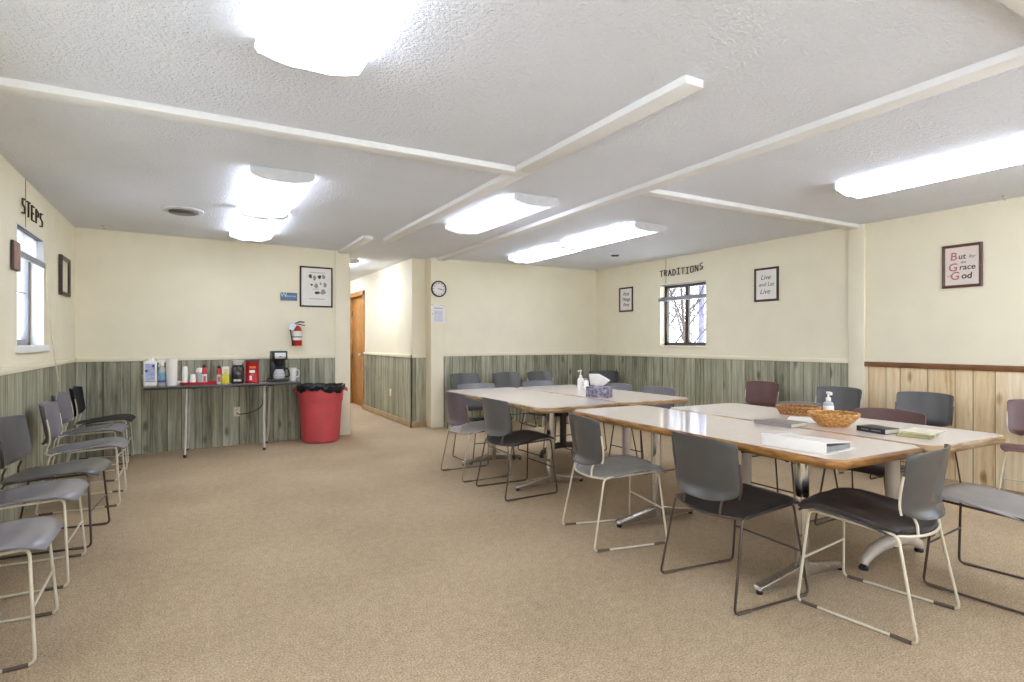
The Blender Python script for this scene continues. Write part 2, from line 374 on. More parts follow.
# ------------------------------------------------------------------ windows
def window(name, x_in, x_gl, s, W, frame, rod):
    y0, y1, z0, z1 = W; root = link(name, None); struct(root); root.location = (x_in, (y0 + y1) / 2, z0)
    P = lambda o: (setattr(o, 'matrix_parent_inverse', Matrix.Translation(-Vector(root.location))), struct(o))[1]
    def b(nm, m, g, bv=.003): return P(g.build(nm, m, root, bevel=bv))
    a, c = sorted((x_gl, x_gl + s * .05))
    fr = .05
    b('window_frame', frame, G().box(a, c, y0, y0 + fr, z0, z1).box(a, c, y1 - fr, y1, z0, z1).box(a, c, y0, y1, z0, z0 + fr).box(a, c, y0, y1, z1 - fr, z1))
    m = (y0 + y1) / 2
    b('window_mullion', frame, G().box(a + .006, c - .006, m - .03, m + .03, z0 + .03, z1 - .03))
    b('window_bar', frame, G().box(a + .012, c - .012, y0 + .04, y1 - .04, z0 + .42, z0 + .428))
    xg = x_gl + s * .025
    b('window_pane', 'glass', G().box(xg - .003, xg + .003, y0 + .03, y1 - .03, z0 + .03, z1 - .03), 0)
    c2, d2 = sorted((x_in - s * (.03 if s < 0 else .012), x_gl))
    b('window_sill', 'white_paint' if s < 0 else 'wall', G().box(c2, d2, y0 - .03, y1 + (.06 if s < 0 else .02), z0 - (.045 if s < 0 else .025), z0 + .006), .006)
    e, f = sorted((x_in + s * .005, x_in + s * .05))
    b('blind_headrail', 'darkframe' if rod == 'dark' else 'blind', G().box(e, f, y0, y1, z1 - .014, z1 - .002))
    zb = z1 - .2
    b('blind_rail', 'blind', G().box(min(x_in - s * .012, f), max(x_in - s * .012, f), y0 - .005, y1 + .03, zb - .035, zb + .01).box(e, f, y0 + .01, y1 - .01, zb + .015, zb + .022))
    return root, b
wr, bR = window('window_1', 6.0, 6.09, 1, RW, 'bluntframe', 'grey')
wl, bL = window('window_2', -1.06, -1.15, -1, LW, 'greyframe', 'dark')
bL('blind', 'blindwhite', G().box(-1.105, -1.102, 5.18, 6.01, 1.9, 2.07), 0)
bL('window_reveal_lit', 'white_paint', G().box(-1.14, -1.058, 6.008, 6.022, 1.215, 2.084).box(-1.14, -1.058, 5.172, 5.18, 1.215, 2.084).box(-1.14, -1.058, 5.18, 6.01, 2.078, 2.086), 0)  # lining whitened to carry the daylight glare on the cream jambs
bL('blind_cord', 'cord', G().tube([(-1.05, 6.03, 1.9), (-1.04, 6.06, 1.5), (-1.0, 6.25, .9)], .006))

def added_window(name, a, b, m):
    """an added, unseen row of panes that lets in fill daylight; a, b opposite corners of the opening, thin along one axis"""
    root = struct(link(name, None)); ax = 0 if abs(a[0] - b[0]) > abs(a[1] - b[1]) else 1
    def bx(t0, t1, z0, z1, w):
        c = (a[1 - ax] + b[1 - ax]) / 2
        return (t0, t1, c - w, c + w, z0, z1) if ax == 0 else (c - w, c + w, t0, t1, z0, z1)
    p, q = sorted((a[ax], b[ax])); g = G()
    g.box(*bx(p, q, a[2], a[2] + .05, .03)).box(*bx(p, q, b[2] - .05, b[2], .03))
    for k in range(m + 1): t = p + (q - p) * k / m; g.box(*bx(max(p, t - .03), min(q, t + .03), a[2], b[2], .03))
    struct(g.build('window_frame', 'white_paint', root, smooth=False)); struct(G().box(*bx(p, q, a[2] + .02, b[2] - .02, .003)).build('window_pane', 'glass', root, smooth=False))
added_window('added_window_3', (-1.2, LW_FILL[0], LW_FILL[2]), (-1.2, LW_FILL[1], LW_FILL[3]), 4)  # this and the next three: invented windows, there only for fill light
added_window('added_window_6', (-1.2, LW_FILL2[0], LW_FILL2[2]), (-1.2, LW_FILL2[1], LW_FILL2[3]), 3)
added_window('added_window_4', (6.1, RW_FILL[0], RW_FILL[2]), (6.1, RW_FILL[1], RW_FILL[3]), 4)
added_window('added_window_5', (BW_FILL[0], YB - .05, BW_FILL[2]), (BW_FILL[1], YB - .05, BW_FILL[3]), 5)

# ------------------------------------------------------------------ hall door
dr = link('door_1', None); struct(dr)
def D(nm, m, g, bv=.004): o = g.build(nm, m, dr, bevel=bv); struct(o); return o
D('door_casing', 'oak', G().box(2.765, 2.80, 10.44, 10.53, 0, 2.17).box(2.765, 2.80, 11.6, 11.69, 0, 2.17).box(2.765, 2.80, 10.44, 11.69, 2.1, 2.19))
D('door_jamb', 'oak', G().box(2.8, 2.92, 10.5, 10.54, 0, 2.13).box(2.8, 2.92, 11.58, 11.64, 0, 2.13).box(2.8, 2.92, 10.5, 11.64, 2.1, 2.14))
dl = D('door_leaf', 'oak', G().box(2.84, 2.88, 10.72, 11.58, .01, 2.1))
hs = G().box(2.832, 2.842, 11.52, 11.58, 1.75, 1.85).box(2.832, 2.842, 11.52, 11.58, .9, 1.0).build('door_hinge', 'bluntframe', dl); struct(hs)
kb = G().lathe([(.012, 0), (.012, .03), (.03, .04), (.032, .06), (.02, .075)], n=18).xf(Matrix.Translation((2.84, 10.79, .98)) @ Matrix.Rotation(-PI / 2, 4, 'Y')).build('door_handle', 'silver', dl); struct(kb)

# ------------------------------------------------------------------ ceiling lights
def ceiling_light(cx, y0, y1, label, w=.42, lamp='lamp'):
    cy = (y0 + y1) / 2; L = y1 - y0; t = thing('ceiling_light', label, 'ceiling light', (cx, cy, H - .001), 0, 'fluorescent ceiling lights')
    hw = w / 2; hl = L / 2
    G().box(-hw + .02, hw - .02, -hl + .015, hl - .015, -.016, 0).build('housing', 'white', t, smooth=False)
    prof = [(-hw + .004, -.010), (-hw, -.035), (-hw + .014, -.056), (-hw + .07, -.072), (-.07, -.082), (.07, -.082), (hw - .07, -.072), (hw - .014, -.056), (hw, -.035), (hw - .004, -.010)]
    G().prism([(x, -hl + .012, z) for x, z in prof], (0, L - .024, 0), 0).build('diffuser', lamp, t)
    for s in (-1, 1):
        y = s * hl
        G().prism([(x * 1.01, y - s * .012, z * 1.02) for x, z in [(-hw + .004, -.003)] + prof + [(hw - .004, -.003)]], (0, s * .012, 0), 0).build('end_cap', 'cap', t, smooth=False)
    return t
ceiling_light(.43, 1.2, 2.46, 'long fluorescent light across the top of the photo, nearest one above the open carpet')
ceiling_light(.43, -.1, 1.18, 'fluorescent light over the camera, in line behind the nearest left one')
ceiling_light(.56, 4.22, 5.6, 'fluorescent light with grey end cap, near half of the pair over the counter side')
ceiling_light(.58, 5.62, 6.95, 'fluorescent light, far half of the pair above the counter table and red bin')
ceiling_light(2.47, 3.95, 5.4, 'single fluorescent light between the two long white ceiling boards')
ceiling_light(4.06, 4.32, 5.66, 'fluorescent light with grey end cap, near half of the pair above the far tables')
ceiling_light(4.1, 5.68, 7.0, 'fluorescent light, far half of the pair ending close to the far wall')
ceiling_light(4.45, 1.3, 2.55, 'long fluorescent light at the right edge of the photo, over the near tables')
ceiling_light(4.45, -.02, 1.28, 'fluorescent light beyond the right edge, in line with the right one')
ceiling_light(1.93, 8.3, 9.6, 'fluorescent light in the hallway beyond the counter wall', lamp='lamp_hall')
ceiling_light(1.93, 10.4, 11.7, 'added fluorescent light farther down the hallway, hidden behind the counter wall', lamp='lamp_hall')  # unseen second hall fixture, added to brighten the hallway
for x in (.43, 4.45): ceiling_light(x, -2.6, -1.3, 'added fluorescent light behind the camera on the %s' % ('left' if x < 2 else 'right'))  # two unseen fixtures added to light the room

def vent(loc, r, label):
    t = thing('ceiling_vent', label, 'vent', loc)
    G().lathe([(r, 0), (r * .98, -.012), (r * .8, -.022), (r * .74, -.02), (r * .72, -.004)], cap0=False, cap1=False).build('rim', 'cap', t)
    G().lathe([(r * .7, -.001), (r * .66, -.03), (r * .62, -.034), (.001, -.036)], cap1=False).build('damper', 'bluntframe' if r > .15 else 'black', t)
vent((-.06, 6.0, H), .17, 'round white ceiling diffuser above the left side of the room')
vent((5.07, 6.1, H), .08, 'small dark round ceiling vent above the far tables')
for (x, y, lb) in ((-.79, 7.2, 'small hook in the ceiling near the back left corner'), (5.88, 7.55, 'small hook in the ceiling at the far right corner'), (5.82, 2.08, 'small hook in the ceiling near the framed sign on the right')):
    t = thing('ceiling_hook', lb, 'hook', (x, y, H))
    G().lathe([(.018, 0), (.016, -.006)], n=14).build('plate', 'silver', t)
    G().tube(fillet([(0, 0, -.004), (0, 0, -.03), (.015, 0, -.045), (.02, 0, -.025)], .01), .0035, 6).build('hook', 'silver', t)

# ------------------------------------------------------------------ stacking chairs
def chair_meshes():
    m = {}
    r = .0063
    for s, nm in ((-1, 'l'), (1, 'r')):
        loop = [(s * .228, -.17, .425), (s * .182, .222, .437), (s * .242, .25, .0075), (s * .257, -.25, .0075)]
        m['side_' + nm] = G().tube(fillet(loop, .03, 5, True), r, 8, closed=True).mesh('side_frame')
        a = Vector((s * .242, .25, .0075)); b = Vector((s * .257, -.25, .0075))
        m['gf_' + nm] = G().tube([a.lerp(b, .04), a.lerp(b, .19)], .0085, 8).mesh('glide')
        m['gr_' + nm] = G().tube([a.lerp(b, .80), a.lerp(b, .96)], .0085, 8).mesh('glide')
        post = [(s * .125, -.209, .412), (s * .125, -.205, .46), (s * .125, -.19, .497)]
        bar = [(s * .213, -.176, .512), (s * .222, -.172, .545), (s * .2255, -.176, .6), (s * .228, -.189, .68)]
        m['sup_' + nm] = G().tube(post, .0065, 8).tube(fillet(bar, .02, 4), .0055, 8).mesh('back_support')
    m['cross'] = G().tube([(-.212, .236, .21), (.212, .236, .21)], .0055, 8).mesh('crossbar')
    m['rail'] = G().tube([(.228 * u, -.17 - .058 * (1 - u * u), .424 - .012 * (1 - u * u)) for u in [(-8 + k) / 8 for k in range(17)]], .0062, 8).mesh('rear_rail')
    # seat shell
    nu, nv = 20, 22; vs = []
    def zs(v):
        P = [(0, .427), (.12, .431), (.35, .439), (.6, .452), (.8, .461), (.92, .455), (1, .432)]
        for (a, za), (b, zb) in zip(P, P[1:]):
            if v <= b: t = (v - a) / (b - a); t = t * t * (3 - 2 * t) * .5 + t * .5; return za + (zb - za) * t
        return P[-1][1]
    for j in range(nv + 1):
        v = j / nv
        hw = .232 - .012 * v
        ef = max(0, (v - .84) / .16); hw *= (1 - .16 * ef ** 3)
        eb = max(0, (.1 - v) / .1); hw *= (1 - .05 * eb ** 2)
        for i in range(nu + 1):
            u = -1 + 2 * i / nu
            y = -.165 + .44 * v - (1 - v) ** 4 * .062 * (1 - u * u) + .012 * (1 - u * u) * v
            z = zs(v) + .016 * abs(u) ** 3 * math.sin(PI * min(1, v * 1.05)) - .014 * (1 - u * u) * (1 - v) ** 2 - (.012 * abs(u) ** 8) + .008 * math.exp(-((v - .8) / .15) ** 2) * (1 - u * u)
            vs.append((hw * u, y, z))
    m['seat'] = shell(vs, nu, nv, .009)
    w_ = random.Random(3)
    m['pad'] = shell([(x * .985, y * .985 + .002, z + .0165 + .0025 * math.sin(x * 37 + 2) * math.sin(y * 31) + w_.uniform(-.0006, .0006)) for x, y, z in vs], nu, nv, .022)
    # back shell: concave towards the sitter, bottom lip curling forwards, side flanges
    nu, nv = 22, 20; vs = []
    for j in range(nv + 1):
        v = j / nv
        for i in range(nu + 1):
            u = -1 + 2 * i / nu
            hw = .222 + .006 * v
            cb = max(0, (.22 - v) / .22); hw *= 1 - .13 * cb ** 2.2
            ct = max(0, (v - .9) / .1); hw *= 1 - .045 * ct ** 2.2
            z = .482 + .303 * v
            z += .030 * abs(u) ** 4 * (1 - v) ** 3 - .012 * abs(u) ** 3 * v ** 6
            y = -.214 - .052 * v + .050 * u * u * (.75 + .25 * v) - .040 * max(0, (.17 - v) / .17) ** 1.25 * (1 - .55 * u * u) + .014 * abs(u) ** 12
            vs.append((hw * u, y, z))
    m['back'] = shell(vs, nu, nv, .008)
    return m
def shell(vs, nu, nv, t):
    w = nu + 1; fs = [[j * w + i, j * w + i + 1, (j + 1) * w + i + 1, (j + 1) * w + i] for j in range(nv) for i in range(nu)]
    me = bpy.data.meshes.new('shell'); me.from_pydata(vs, [], fs)
    bm = bmesh.new(); bm.from_mesh(me); bm.normal_update()
    nrm = [v.normal.copy() for v in bm.verts]; bm.free()
    n = len(vs); g = G(); V = [Vector(v) for v in vs]
    g.v = [tuple(p + q * t / 2) for p, q in zip(V, nrm)] + [tuple(p - q * t / 2) for p, q in zip(V, nrm)]
    g.f = [list(f) for f in fs] + [[i + n for i in f][::-1] for f in fs]
    ring = [i for i in range(w)] + [j * w + nu for j in range(1, nv + 1)] + [nv * w + i for i in range(nu - 1, -1, -1)] + [j * w for j in range(nv - 1, 0, -1)]
    for a, b in zip(ring, ring[1:] + ring[:1]): g.f.append([a, a + n, b + n, b])
    return g.mesh('shell', bevel=.003, seg=2)
CM = chair_meshes()
for me in CM.values(): me.materials.append(M['s_grey'])
def child(name, me, parent, mat):
    o = link(name, me, parent); sl = o.material_slots[0]; sl.link = 'OBJECT'; sl.material = M[mat]; return o
def chair(x, y, rot, seat, back, frame, label, group):
    t = thing('stacking_chair', label, 'chair', (x, y, 0), rot, group)
    child('seat', CM['seat'], t, seat); child('backrest', CM['back'], t, back)
    for s in 'lr':
        f = child('sled_leg', CM['side_' + s], t, frame)
        child('glide', CM['gf_' + s], f, 'glide'); child('glide', CM['gr_' + s], f, 'glide')
        child('back_support', CM['sup_' + s], t, frame)
    child('crossbar', CM['cross'], t, frame); child('rear_rail', CM['rail'], t, frame)
    return t
gT, gL, gF, gR = 'chairs pulled up to the meeting tables', 'chairs along the left wall', 'chairs along the far wall', 'chairs along the right wall'
pc_ = chair(2.81, 1.487, 7, 's_grey', 's_grey', 'f_cream', 'cream-framed chair with worn black seat at the near table end, seen side on', gT)
child('seat_cushion', CM['pad'], pc_, 's_worn')['label'] = 'worn black seat cushion'
chair(3.545, 1.28, 5, 's_pale', 's_lilac', 'f_bronze', 'lilac-grey chair with dark frame cut off by the photo edge, at the near table end', gT)
chair(2.417, 1.983, -95, 's_black', 's_grey', 'f_bronze', 'bronze-framed chair with grey back and black seat in front of the white binder', gT)
chair(2.375, 2.88, -103, 's_stone2', 's_grey', 'f_cream', 'cream-framed all-grey chair at the far left corner of the near table', gT)
chair(2.376, 4.13, -90, 's_black', 's_slate', 'f_bronze', 'bronze-framed chair with slate back and black seat at the far table near left corner', gT)
chair(2.335, 4.83, -91, 's_stone', 's_plum', 'f_chrome', 'chair with plum back and pale seat, farthest left at the far table', gT)
chair(2.72, 5.42, 178, 's_black', 's_lilac', 'f_bronze', 'grey chair at the far end of the left far table, facing the camera', gT)
chair(3.54, 5.42, 181, 's_black', 's_lilac', 'f_bronze', 'grey chair at the far end of the far tables behind the hand sanitizer', gT)
chair(3.88, 4.86, 90, 's_grey', 's_lilac', 'f_bronze', 'grey chair whose top shows just right of the tissue box', gT)
chair(3.91, 4.27, 92, 's_lilac', 's_lilac', 'f_bronze', 'grey chair behind the right corner of the far tables', gT)
chair(3.83, 2.65, 90, 's_grey', 's_lilac', 'f_bronze', 'grey chair behind the near tables, its rounded top showing above the lattice basket', gT)
chair(3.92, 2.1, 91, 's_black', 's_maroon', 'f_bronze', 'maroon-backed chair pulled up to the near tables behind the round basket', gT)
chair(3.43, 7.24, 180, 's_slate', 's_slate', 'f_bronze', 'dark grey chair against the far wall beside the cream pilaster', gF)
chair(4.11, 7.24, 180, 's_slate', 's_slate', 'f_bronze', 'dark grey chair against the far wall, second from the cream pilaster', gF)
chair(4.70, 7.24, 180, 's_slate', 's_slate', 'f_cream', 'dark grey chair against the far wall, third from the cream pilaster', gF)
chair(5.52, 6.92, 140, 's_black', 's_black', 'f_bronze', 'black chair turned in the far corner, behind the tissue box', gF)
chair(5.52, 4.29, 86, 's_maroon', 's_maroon', 'f_chrome', 'maroon chair against the grey panelling below the window side of the right wall', gR)
chair(5.52, 3.39, 91, 's_slate', 's_slate', 'f_cream', 'slate chair against the cream pilaster on the right wall, behind the sanitizer bottle', gR)
chair(5.58, 2.64, 92, 's_slate', 's_slate', 'f_bronze', 'slate chair standing alone against the pale pine panelling', gR)
chair(5.62, 1.775, 103, 's_maroon', 's_maroon', 'f_cream', 'maroon chair with cream frame by the pine panelling, cut off by the right photo edge', gR)
for (y, x, rot, s, b, f, lb) in ((2.07, -.77, -90, 's_lilac', 's_lilac', 'f_cream', 'grey chair just outside the left photo edge, only a seat corner showing'),
        (3.05, -.775, -89, 's_lilac', 's_lilac', 'f_cream', 'cream-framed grey chair nearest the camera along the left wall'),
        (3.87, -.785, -91, 's_lilac', 's_lilac', 'f_cream', 'cream-framed grey chair in front of the dark-framed one on the left'),
        (4.51, -.75, -95, 's_slate', 's_slate', 'f_bronze', 'dark-framed grey chair, whole back showing at the left photo edge'),
        (5.46, -.715, -90, 's_lilac', 's_lilac', 'f_cream', 'cream-framed grey chair below the left window, the blind cord beside its back'),
        (6.42, -.80, -94, 's_lilac', 's_lilac', 'f_cream', 'cream-framed grey chair second from the back left corner'),
        (7.2, -.795, -91, 's_black', 's_black', 'f_cream', 'black chair with cream frame in the back left corner by the counter table')):
    chair(x, y, rot, s, b, f, lb, gL)

# ------------------------------------------------------------------ meeting tables
TZ = .742
def clipped(x0, x1, y0, y1, c):
    return [(x0 + c, y0), (x1 - c, y0), (x1, y0 + c), (x1, y1 - c), (x1 - c, y1), (x0 + c, y1), (x0, y1 - c), (x0, y0 + c)]
def ring_inset(poly, d):
    cx = sum(p[0] for p in poly) / len(poly); cy = sum(p[1] for p in poly) / len(poly); n = len(poly); out = []
    for i in range(n):
        a, b, c = Vector(poly[i - 1]), Vector(poly[i]), Vector(poly[(i + 1) % n])
        e0 = (b - a).normalized(); e1 = (c - b).normalized(); n0 = Vector((-e0.y, e0.x)); n1 = Vector((-e1.y, e1.x))
        bis = (n0 + n1).normalized(); out.append(tuple(b + bis * (d / bis.dot(n0))))
    return out
def table(x0, x1, y0, y1, posts, label, rot=0, edge='edge_gold'):
    cx, cy = (x0 + x1) / 2, (y0 + y1) / 2
    t = thing('meeting_table', label, 'table', (cx, cy, 0), rot, 'tables pushed together in the room')
    P = clipped(x0 - cx, x1 - cx, y0 - cy, y1 - cy, .055)
    # bull-nosed wooden edge band as rings of insets
    prof = [(.013, TZ), (.007, TZ - .0025), (.002, TZ - .009), (0, TZ - .022), (.003, TZ - .034), (.010, TZ - .042), (.022, TZ - .045), (.05, TZ - .045)]
    rings = [[(p[0], p[1], z) for p in ring_inset(P, d)] for d, z in prof]; n = 8
    g = G(); g.v = [v for r_ in rings for v in r_]
    for i in range(len(rings) - 1):
        for k in range(n): g.f.append([i * n + k, i * n + (k + 1) % n, (i + 1) * n + (k + 1) % n, (i + 1) * n + k])
    g.build('edge_band', edge, t)
    Q = ring_inset(P, .0115)
    G().prism([(p[0], p[1], TZ - .04) for p in Q], (0, 0, .0405), 0).build('tabletop', 'laminate', t, smooth=False)
    for (px, py, kind) in posts:
        px -= cx; py -= cy
        if kind == 'chrome':
            p = G().lathe([(.036, .03), (.036, TZ - .06), (.036, TZ - .045)], (px, py, 0)).build('pedestal', 'chrome', t)
            G().box(px - .2, px + .2, py - .035, py + .035, TZ - .066, TZ - .045).build('bracket', 'steel_dark', p, bevel=.004)
            g = G()
            for s in (-1, 1):
                f = [(px, py - .028, .105), (px + s * .12, py - .028, .078), (px + s * .33, py - .024, .042), (px + s * .345, py - .024, .022), (px + s * .31, py - .024, .018), (px, py - .028, .03)]
                g.prism(f, (0, .052, 0), 0)
            g.build('foot', 'f_chrome', p, bevel=.005)
            for s in (-1, 1): G().lathe([(.016, 0), (.018, .01), (.008, .024)], (px + s * .325, py, 0), 14).build('glide', 'black', p)
        else:
            mat = 'steel_beige' if kind == 'beige' else 'steel_dark'
            p = G().lathe([(.045, .09), (.036, .14), (.036, TZ - .045)], (px, py, 0)).build('pedestal', mat, t)
            G().box(px - .2, px + .2, py - .05, py + .05, TZ - .066, TZ - .045).build('bracket', mat, p, bevel=.004)
            g = G()
            for s in (-1, 1):
                pts = [(px, py, .115), (px + s * .1, py, .107), (px + s * .2, py, .083), (px + s * .27, py, .052), (px + s * .282, py, .028)]
                g.tube(pts, [.036, .034, .030, .027, .022], 14)
            g.build('foot', mat, p)
            for s in (-1, 1): G().lathe([(.024, 0), (.026, .012), (.012, .032)], (px + s * .28, py, 0), 14).build('glide', 'black', p)
    return t
table(2.29, 3.085, 3.62, 5.47, [(2.71, 4.12, 'chrome'), (2.71, 5.2, 'chrome')], 'left table of the far pair, pale top with chrome pedestals and wood edge', edge='edge_pale')
table(3.11, 3.89, 3.62, 5.44, [(3.54, 4.1, 'beige'), (3.56, 5.16, 'dark')], 'right table of the far pair, carrying the tissue box', edge='edge_pale')
table(2.40, 3.11, 1.40, 3.44, [(2.79, 1.84, 'chrome'), (2.82, 2.97, 'chrome')], 'near left table with golden wood edge and chrome pedestals, carrying the white binder', rot=-1.5)
table(3.132, 3.88, 1.36, 3.2, [(3.5, 1.76, 'beige'), (3.58, 2.82, 'beige')], 'near right table with beige pedestals, carrying the black book and sanitizer', rot=-1.2, edge='edge_pale')

# ------------------------------------------------------------------ things on the meeting tables
T0 = TZ + .0008
t = thing('ring_binder', 'white ring binder lying on the near left table, spine towards the carpet', 'binder', (2.45, 1.672, T0), 5)
G().box(0, .006, -.155, .155, .002, .055).build('spine', 'white', t, bevel=.002)
G().prism([(.003, -.155, .054), (.27, -.155, .03), (.27, -.155, .027), (.003, -.155, .050)], (0, .31, 0), 0).build('cover', 'white', t, smooth=False)
G().box(.003, .275, -.155, .155, 0, .003).build('cover', 'white', t, smooth=False)
G().prism([(.03, -.14, .005), (.25, -.14, .005), (.25, -.14, .022), (.03, -.14, .03)], (0, .28, 0), 0).build('pages', 'inkgrey', t, smooth=False)
t = thing('grey_folder', 'closed grey folder lying behind the white binder, half on each near table', 'folder', (3.035, 2.2, T0), 3)
G().box(0, .16, -.115, .115, .003, .021).build('pages', 'pages', t, smooth=False)
G().prism([(-.004, -.12, 0), (.165, -.12, 0), (.165, -.12, .003), (0, -.12, .003), (0, -.12, .021), (.165, -.12, .021), (.165, -.12, .024), (-.004, -.12, .024)], (0, .24, 0), 0).build('cover', 'greycover', t, smooth=False)

def basket(x, y, rx, ry, h, base, label, mat, nrings, lattice=False):
    t = thing('wicker_basket', label, 'basket', (x, y, T0), -40)
    nseg = 64
    if not lattice:
        g = G()
        for k in range(nrings):
            f = k / (nrings - 1); rad = base + (1 - base) * f ** .85; z = .008 + (h - .016) * f
            g.tube([((rad + .016 * math.sin(16 * a + PI * k)) * rx * math.cos(a), (rad + .016 * math.sin(16 * a + PI * k)) * ry * math.sin(a), z) for a in [2 * PI * i / 96 for i in range(96)]], h / nrings * .62, 6, closed=True)
        g.build('weave', mat, t)
        g = G()
        for i in range(32):
            a = 2 * PI * i / 32; g.tube([((base + (1 - base) * f ** .85) * rx * math.cos(a), (base + (1 - base) * f ** .85) * ry * math.sin(a), .006 + (h - .01) * f) for f in (0, .25, .5, .75, 1)], .004, 6)
        g.build('stakes', mat, t)
    else:
        g = G()
        for k in range(4):
            f = .62 + k * .12; rad = base + (1 - base) * f
            g.tube([((rad + .016 * math.sin(16 * a + PI * k)) * rx * math.cos(a), (rad + .016 * math.sin(16 * a + PI * k)) * ry * math.sin(a), h * f) for a in [2 * PI * i / 96 for i in range(96)]], h * .07, 6, closed=True)
        g.build('weave', mat, t)
        g = G()
        for i in range(30):
            a = 2 * PI * i / 30; b = a + .2; c = a - .2; rb = base + .05; rt = base + (1 - base) * .65
            for q in (b, c): g.tube([(base * rx * math.cos(a), base * ry * math.sin(a), .006), (rt * rx * math.cos(q), rt * ry * math.sin(q), h * .62)], .0035, 6)
        g.build('lattice', mat, t)
    g = G().tube([(rx * math.cos(a), ry * math.sin(a), h + .002 * math.sin(20 * a)) for a in [2 * PI * i / 96 for i in range(96)]], .007, 8, closed=True)
    g.build('rim', mat, t)
    G().lathe([(base, 0), (base, .007)], n=40, sx=rx, sy=ry).build('base', mat, t)
basket(3.352, 2.02, .134, .126, .073, .56, 'round woven basket in front on the near tables, beside the black book', 'cane', 9)
basket(3.672, 2.46, .14, .115, .052, .84, 'low lattice-sided basket behind the round woven one', 'canedark', 5, True)
t = tag(G().box(-.13, .13, -.1, .1, 0, .002).build('paper_sheet', 'paper', smooth=False), 'white sheet of paper lying under and beside the round basket', 'paper'); t.location = (3.44, 2.26, T0); t.rotation_euler = (0, 0, .5)

def pump(x, y, label, h=.19, r=.033, mat='clear', rot=0, cap='white'):
    t = thing('sanitizer_bottle', label, 'bottle', (x, y, T0), rot)
    b = h * .6
    G().lathe([(r * .9, 0), (r, .006), (r, b * .8), (r * .9, b * .9), (r * .45, b), (r * .4, b + .004)]).build('bottle', mat, t)
    G().lathe([(r + .0006, b * .15), (r + .0006, b * .7)], cap0=False, cap1=False).build('label', 'white', t)
    p = G().lathe([(r * .5, b + .002), (r * .5, b + .024), (r * .2, b + .026), (r * .2, h - .014), (r * .4, h - .013), (r * .42, h)], n=18)
    p.box(-.038, .0, -.007, .007, h - .011, h - .001).box(-.04, -.031, -.006, .006, h - .02, h - .002).build('pump', cap, t)
    for k in range(3): G().box(-.014, .012 - .004 * k, -r - .0016, -r - .0006, b * (.28 + .13 * k), b * (.33 + .13 * k)).build('print', 'inkgrey', t)
    return t
pump(3.80, 2.325, 'clear pump bottle of hand sanitizer behind the round basket', .16, .032, rot=60)
pump(3.595, 4.885, 'tall white pump bottle of hand sanitizer left of the tissue box', .2, .034, 'white', rot=10)
t = thing('small_bottle', 'short white bottle squeezed between the pump bottle and the tissue box', 'bottle', (3.585, 4.775, T0))
G().lathe([(.024, 0), (.026, .006), (.026, .085), (.014, .1)]).build('bottle', 'white', t); G().lathe([(.016, .099), (.016, .12)]).build('cap', 'clear', t)
t = thing('tissue_box', 'grey patterned tissue box with a tissue popping up on the far tables', 'tissue box', (3.24, 4.12, T0), -57)
G().box(-.108, .108, -.056, .056, 0, .093).build('carton', 'tissuebox', t, bevel=.002)
vs = []; fs = []
for s in range(7):
    f = s / 6
    for k in range(9):
        q = k / 8 - .5
        vs.append((-.02 + q * (.13 + .02 * f) + .06 * f * max(0, q + .3), .012 * math.sin(k * 1.4) * (1 - .4 * f) + .03 * f * q, .093 + .115 * f - .075 * f * max(0, q) * 1.5 + .02 * (1 - f) * abs(q)))
for s in range(6):
    for k in range(8): fs.append([s * 9 + k, s * 9 + k + 1, s * 9 + k + 10, s * 9 + k + 9])
g = G().add(vs, fs); o = g.build('tissue', 'paper', t); so = o.modifiers.new('thick', 'SOLIDIFY'); so.thickness = .0015
t = thing('hardcover_book', 'black hardcover book lying beside the round basket', 'book', (3.285, 1.77, T0), -10)
G().box(.003, .108, -.08, .08, .002, .026).build('pages', 'pages', t, smooth=False)
G().prism([(-.002, -.084, 0), (.112, -.084, 0), (.112, -.084, .0025), (.002, -.084, .0025), (.002, -.084, .0255), (.112, -.084, .0255), (.112, -.084, .028), (-.002, -.084, .028)], (0, .168, 0), 0).build('cover', 'book', t, smooth=False)
for a, b in ((-.06, -.005), (.01, .055)): G().box(-.0028, -.0018, a, b, .012, .017).build('spine_print', 'greycover', t, smooth=False)
z = T0
for i, (dx, dy, r_, m, th, lb) in enumerate(((0, 0, 24, 'olive', .010, 'olive pamphlet at the bottom of the stack next to the black book'), (.012, .004, 34, 'olive', .009, 'olive pamphlet in the middle of the stack next to the black book'), (.03, -.01, 16, 'pages', .007, 'cream pamphlet on top of the stack next to the black book'))):
    t = thing('pamphlet', lb, 'pamphlet', (3.385 + dx, 1.582 + dy, z), r_ - 12, 'pamphlets stacked beside the black book')
    G().box(-.1, .098, -.072, .072, .001, th - .001).build('pages', 'pages', t, smooth=False)
    G().prism([(-.102, -.074, 0), (.1, -.074, 0), (.1, -.074, .001), (-.101, -.074, .001), (-.101, -.074, th - .001), (.1, -.074, th - .001), (.1, -.074, th), (-.102, -.074, th)], (0, .148, 0), 0).build('cover', m, t, smooth=False)
    z += th + .0005

